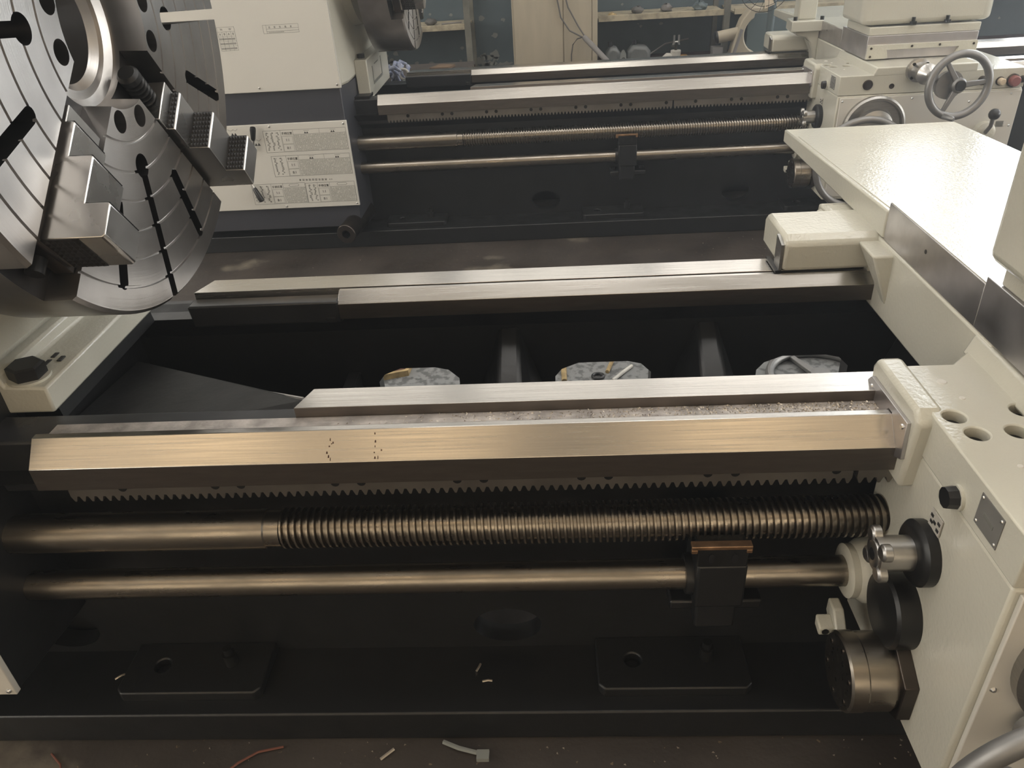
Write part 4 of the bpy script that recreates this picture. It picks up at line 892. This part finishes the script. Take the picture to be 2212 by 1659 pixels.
tag(MB().prism([(-.84, 6.02), (-.70, 6.0), (-.66, 6.12), (-.78, 6.16)], 'z', .752, .768).build('cardboard_piece', M_CARD, None), 'brown cardboard scrap lying behind the green mat', 'cardboard')

# ================================================================== floor items
pp = thing('steel_tube', 'thick hollow dark steel tube lying on the rear lathe base flange', 'tube', (-1.15, 4.45, .1))
d = Vector((.07, .42, .03)).normalized(); p0 = Vector((-1.192, 4.285, .160))
MB().rev(p0, d, [(0, .025), (0, .055), (.004, .058), (.36, .058), (.36, .025)], 36, closed=True).build('shell', M_DARKST, pp)
tag(MB().tube([(-1.05, 3.72, .006), (-.96, 3.80, .010), (-.87, 3.87, .006)], .006, 8).build('steel_rod', M_DARKST, None), 'thin bent rod on the floor below the hollow tube', 'rod')
tag(MB().tube([(-.985+.022*cos(q), 3.93+.03*sin(q), .008+.002*q) for q in [k*.5 for k in range(10)]], .004, 6).build('steel_chip', M_STEEL, None), 'curled steel chip on the floor under the hollow tube', 'chip')
tag(MB().tube([(-1.52, 3.60, .008), (-1.45, 3.595, .018), (-1.40, 3.605, .008)], [.012, .02, .01], 8).build('wood_chip', M_BLKOX, None), 'dark splinter on the floor right of the front chuck', 'splinter')
tag(MB().tube([(-1.16, 3.86, .006), (-1.13, 3.92, .010), (-1.11, 3.97, .006)], .008, 8).build('wood_chip', M_BLKOX, None), 'dark short splinter on the floor left of the hollow tube', 'splinter')
tag(MB().prism([(.88+.075*cos(q)*random.uniform(.85, 1.1), 3.92+.07*sin(q)*random.uniform(.85, 1.1)) for q in [2*pi*k/14 for k in range(14)]], 'z', 0, .0025).build('oil_stain', M_BLKOX, None), 'dark oval oil stain on the floor before the rear lathe', 'stain')
# pale steel sheet behind the front lathe, seen through the bed openings
sht = mat('dusty_grey_sheet', (.20, .205, .205), .6, nscale=30, namt=.55, ramp=(.42, .52))
gs = thing('steel_sheet', 'dusty grey steel sheet lying on the floor behind the front bed', 'sheet', (.3, 2.9, 0))
MB().box(-.95, 2.0, 2.50, 3.42, 0, .006).build('sheet', sht, gs)
bd = thing('board', 'rusty red board with pale edge seen through the left bed opening', 'board', (-.85, 3.0, .006))
MB().prism([(-1.2, 2.80), (-.79, 2.875), (-.655, 2.915), (-.645, 3.05), (-1.2, 3.1)], 'z', .006, .030).build('panel', M_RUST, bd)
MB().prism([(-1.2, 2.785), (-.79, 2.860), (-.64, 2.905), (-.63, 3.05), (-.644, 3.05), (-.654, 2.917), (-.79, 2.874), (-1.2, 2.799)], 'z', .006, .034).build('edge', M_WOODE, bd)
fwl = thing('cast_handwheel', 'grey spoked cast wheel lying on the floor seen through the right opening', 'wheel', (1.10, 2.76, .006))
MB().torus((1.10, 2.76, .024), (0, 0, 1), .20, .018, 56, 12).build('rim', M_CAST, fwl)
MB().rev((1.10, 2.76, .006), (0, 0, 1), [(0, .045), (.04, .04)], 24).build('hub', M_CAST, fwl)
for k in range(3):
    q = RAD(112+120*k); e = Vector((cos(q), sin(q), 0)); s_ = Vector((-sin(q), cos(q), 0)); c0 = Vector((1.10, 2.76, .012))
    MB().hexa([c0+e*.03-s_*.016, c0+e*.19-s_*.012, c0+e*.19+s_*.012, c0+e*.03+s_*.016, c0+e*.03-s_*.016+Vector((0, 0, .02)), c0+e*.19-s_*.012+Vector((0, 0, .016)), c0+e*.19+s_*.012+Vector((0, 0, .016)), c0+e*.03+s_*.016+Vector((0, 0, .02))]).build('spoke', M_CAST, fwl, bevel=.003)
tag(MB().tube([(.232, 2.871, .014), (.259, 2.96, .014)], .009, 8).build('wood_stick', M_WOODE, None), 'short pale stick with dark tip in the middle opening', 'stick')
tag(MB().tube([(.25, 2.80, .014), (.30, 2.865, .014), (.342, 2.915, .014)], .008, 8).build('wood_stick', M_WHITEOBJ, None), 'long white stick in the middle opening', 'stick')
tag(MB().cyl((.045, 2.82, .006), (.045, 2.93, .006+.02), .012, 8).build('wood_stick', M_WOODE, None), 'upright pale stick at the left of the middle opening', 'stick')
tag(MB().torus((.19, 2.84, .012), (0, 0, 1), .022, .008, 20, 8).build('washer', M_PLAST, None), 'small black ring at the foot of the middle opening', 'washer')
tag(MB().torus((.56, 2.86, .02), (0, 0, 1), .12, .018, 40, 10).build('rubber_ring', M_CABLE, None), 'dark rubber ring at the right of the middle opening', 'ring')

# floor litter in front
random.seed(21)
lit = [('orange-red bent wire on the floor in front of the front lathe base', [(-.86, 1.03, .004), (-.80, 1.09, .008), (-.76, 1.12, .006), (-.70, 1.135, .004)], .003, M_REDWIRE, 'wire'),
       ('dark red wire at the lower left floor corner', [(-1.29, 1.12, .004), (-1.25, 1.09, .005), (-1.22, 1.04, .004)], .0025, M_REDWIRE, 'wire'),
       ('thin curled steel chip on the floor left of centre', [(-.94, 1.065, .004), (-.935, 1.045, .006), (-.915, 1.03, .004)], .0025, M_STEEL, 'chip'),
       ('pale paper twist on the floor at the middle of the base', [(-.30, 1.145, .005), (-.26, 1.125, .010), (-.215, 1.115, .006)], .006, M_PEEL, 'paper'),
       ('bright steel chip on the floor left of the paper twist', [(-.45, 1.10, .005), (-.42, 1.125, .008)], .004, M_CHIP, 'chip')]
for lb, pts, r, m, cat in lit: tag(MB().tube(pts, r, 6).build('bent_wire' if cat == 'wire' else ('steel_chip' if cat == 'chip' else 'paper_scrap'), m, None), lb, cat)
tag(MB().box(-.215, -.185, 1.095, 1.12, 0, .012).build('paper_scrap', M_PEEL, None), 'small pale paper wad beside the twist on the floor', 'paper')
cr = MB()
for k in range(260):
    x = random.uniform(-2.2, 1.6); y = random.choice((random.uniform(.9, 1.15), random.uniform(2.2, 4.4))); s = random.uniform(.0015, .004); a = random.uniform(0, 6)
    cr.prism([(x+s*cos(a), y+s*sin(a)), (x+s*.5*cos(a+2), y+s*.5*sin(a+2)), (x+s*cos(a+4), y+s*sin(a+4))], 'z', 0, .002)
o = cr.build('floor_swarf', M_CHIP, None, smooth=0, kind='stuff'); tag(o, 'tiny metal chips scattered over the dark floor', 'swarf')
gr = MB()
for k in range(1500):
    x = .68-abs(random.gauss(0, .45)); 
    if x < -.5: continue
    y = random.uniform(1.299, 1.343); s = random.uniform(.0012, .0034); a = random.uniform(0, 6); z = .848
    gr.add([(x+s*cos(a), y+s*sin(a), z), (x+s*.4*cos(a+1.8), y+s*.4*sin(a+1.8), z+random.uniform(.0005, .003)), (x-s*cos(a), y-s*sin(a), z+random.uniform(0, .002)), (x+s*.4*cos(a-1.8), y+s*.4*sin(a-1.8), z)], [(0, 1, 2), (0, 2, 3)])
o = gr.build('groove_swarf', M_CHIP, None, smooth=0, kind='stuff'); tag(o, 'fine bright metal chips lying in the groove of the front way', 'swarf')
for lb, x, y, z, a in (('bright steel chip lying on the base flange between the foot pads', -.215, 1.285, .1, .4), ('second steel chip on the base flange just below the first', -.19, 1.245, .1, 1.5), ('bent bright chip on the base flange left of the left foot pad', -1.15, 1.27, .1, .9)):
    d = Vector((sin(a), cos(a), 0))*.012; c0 = Vector((x, y, z+.004)); tag(MB().tube([c0-d, c0+Vector((.002, 0, .003)), c0+d], .003, 6).build('steel_chip', M_CHIP, None), lb, 'chip')
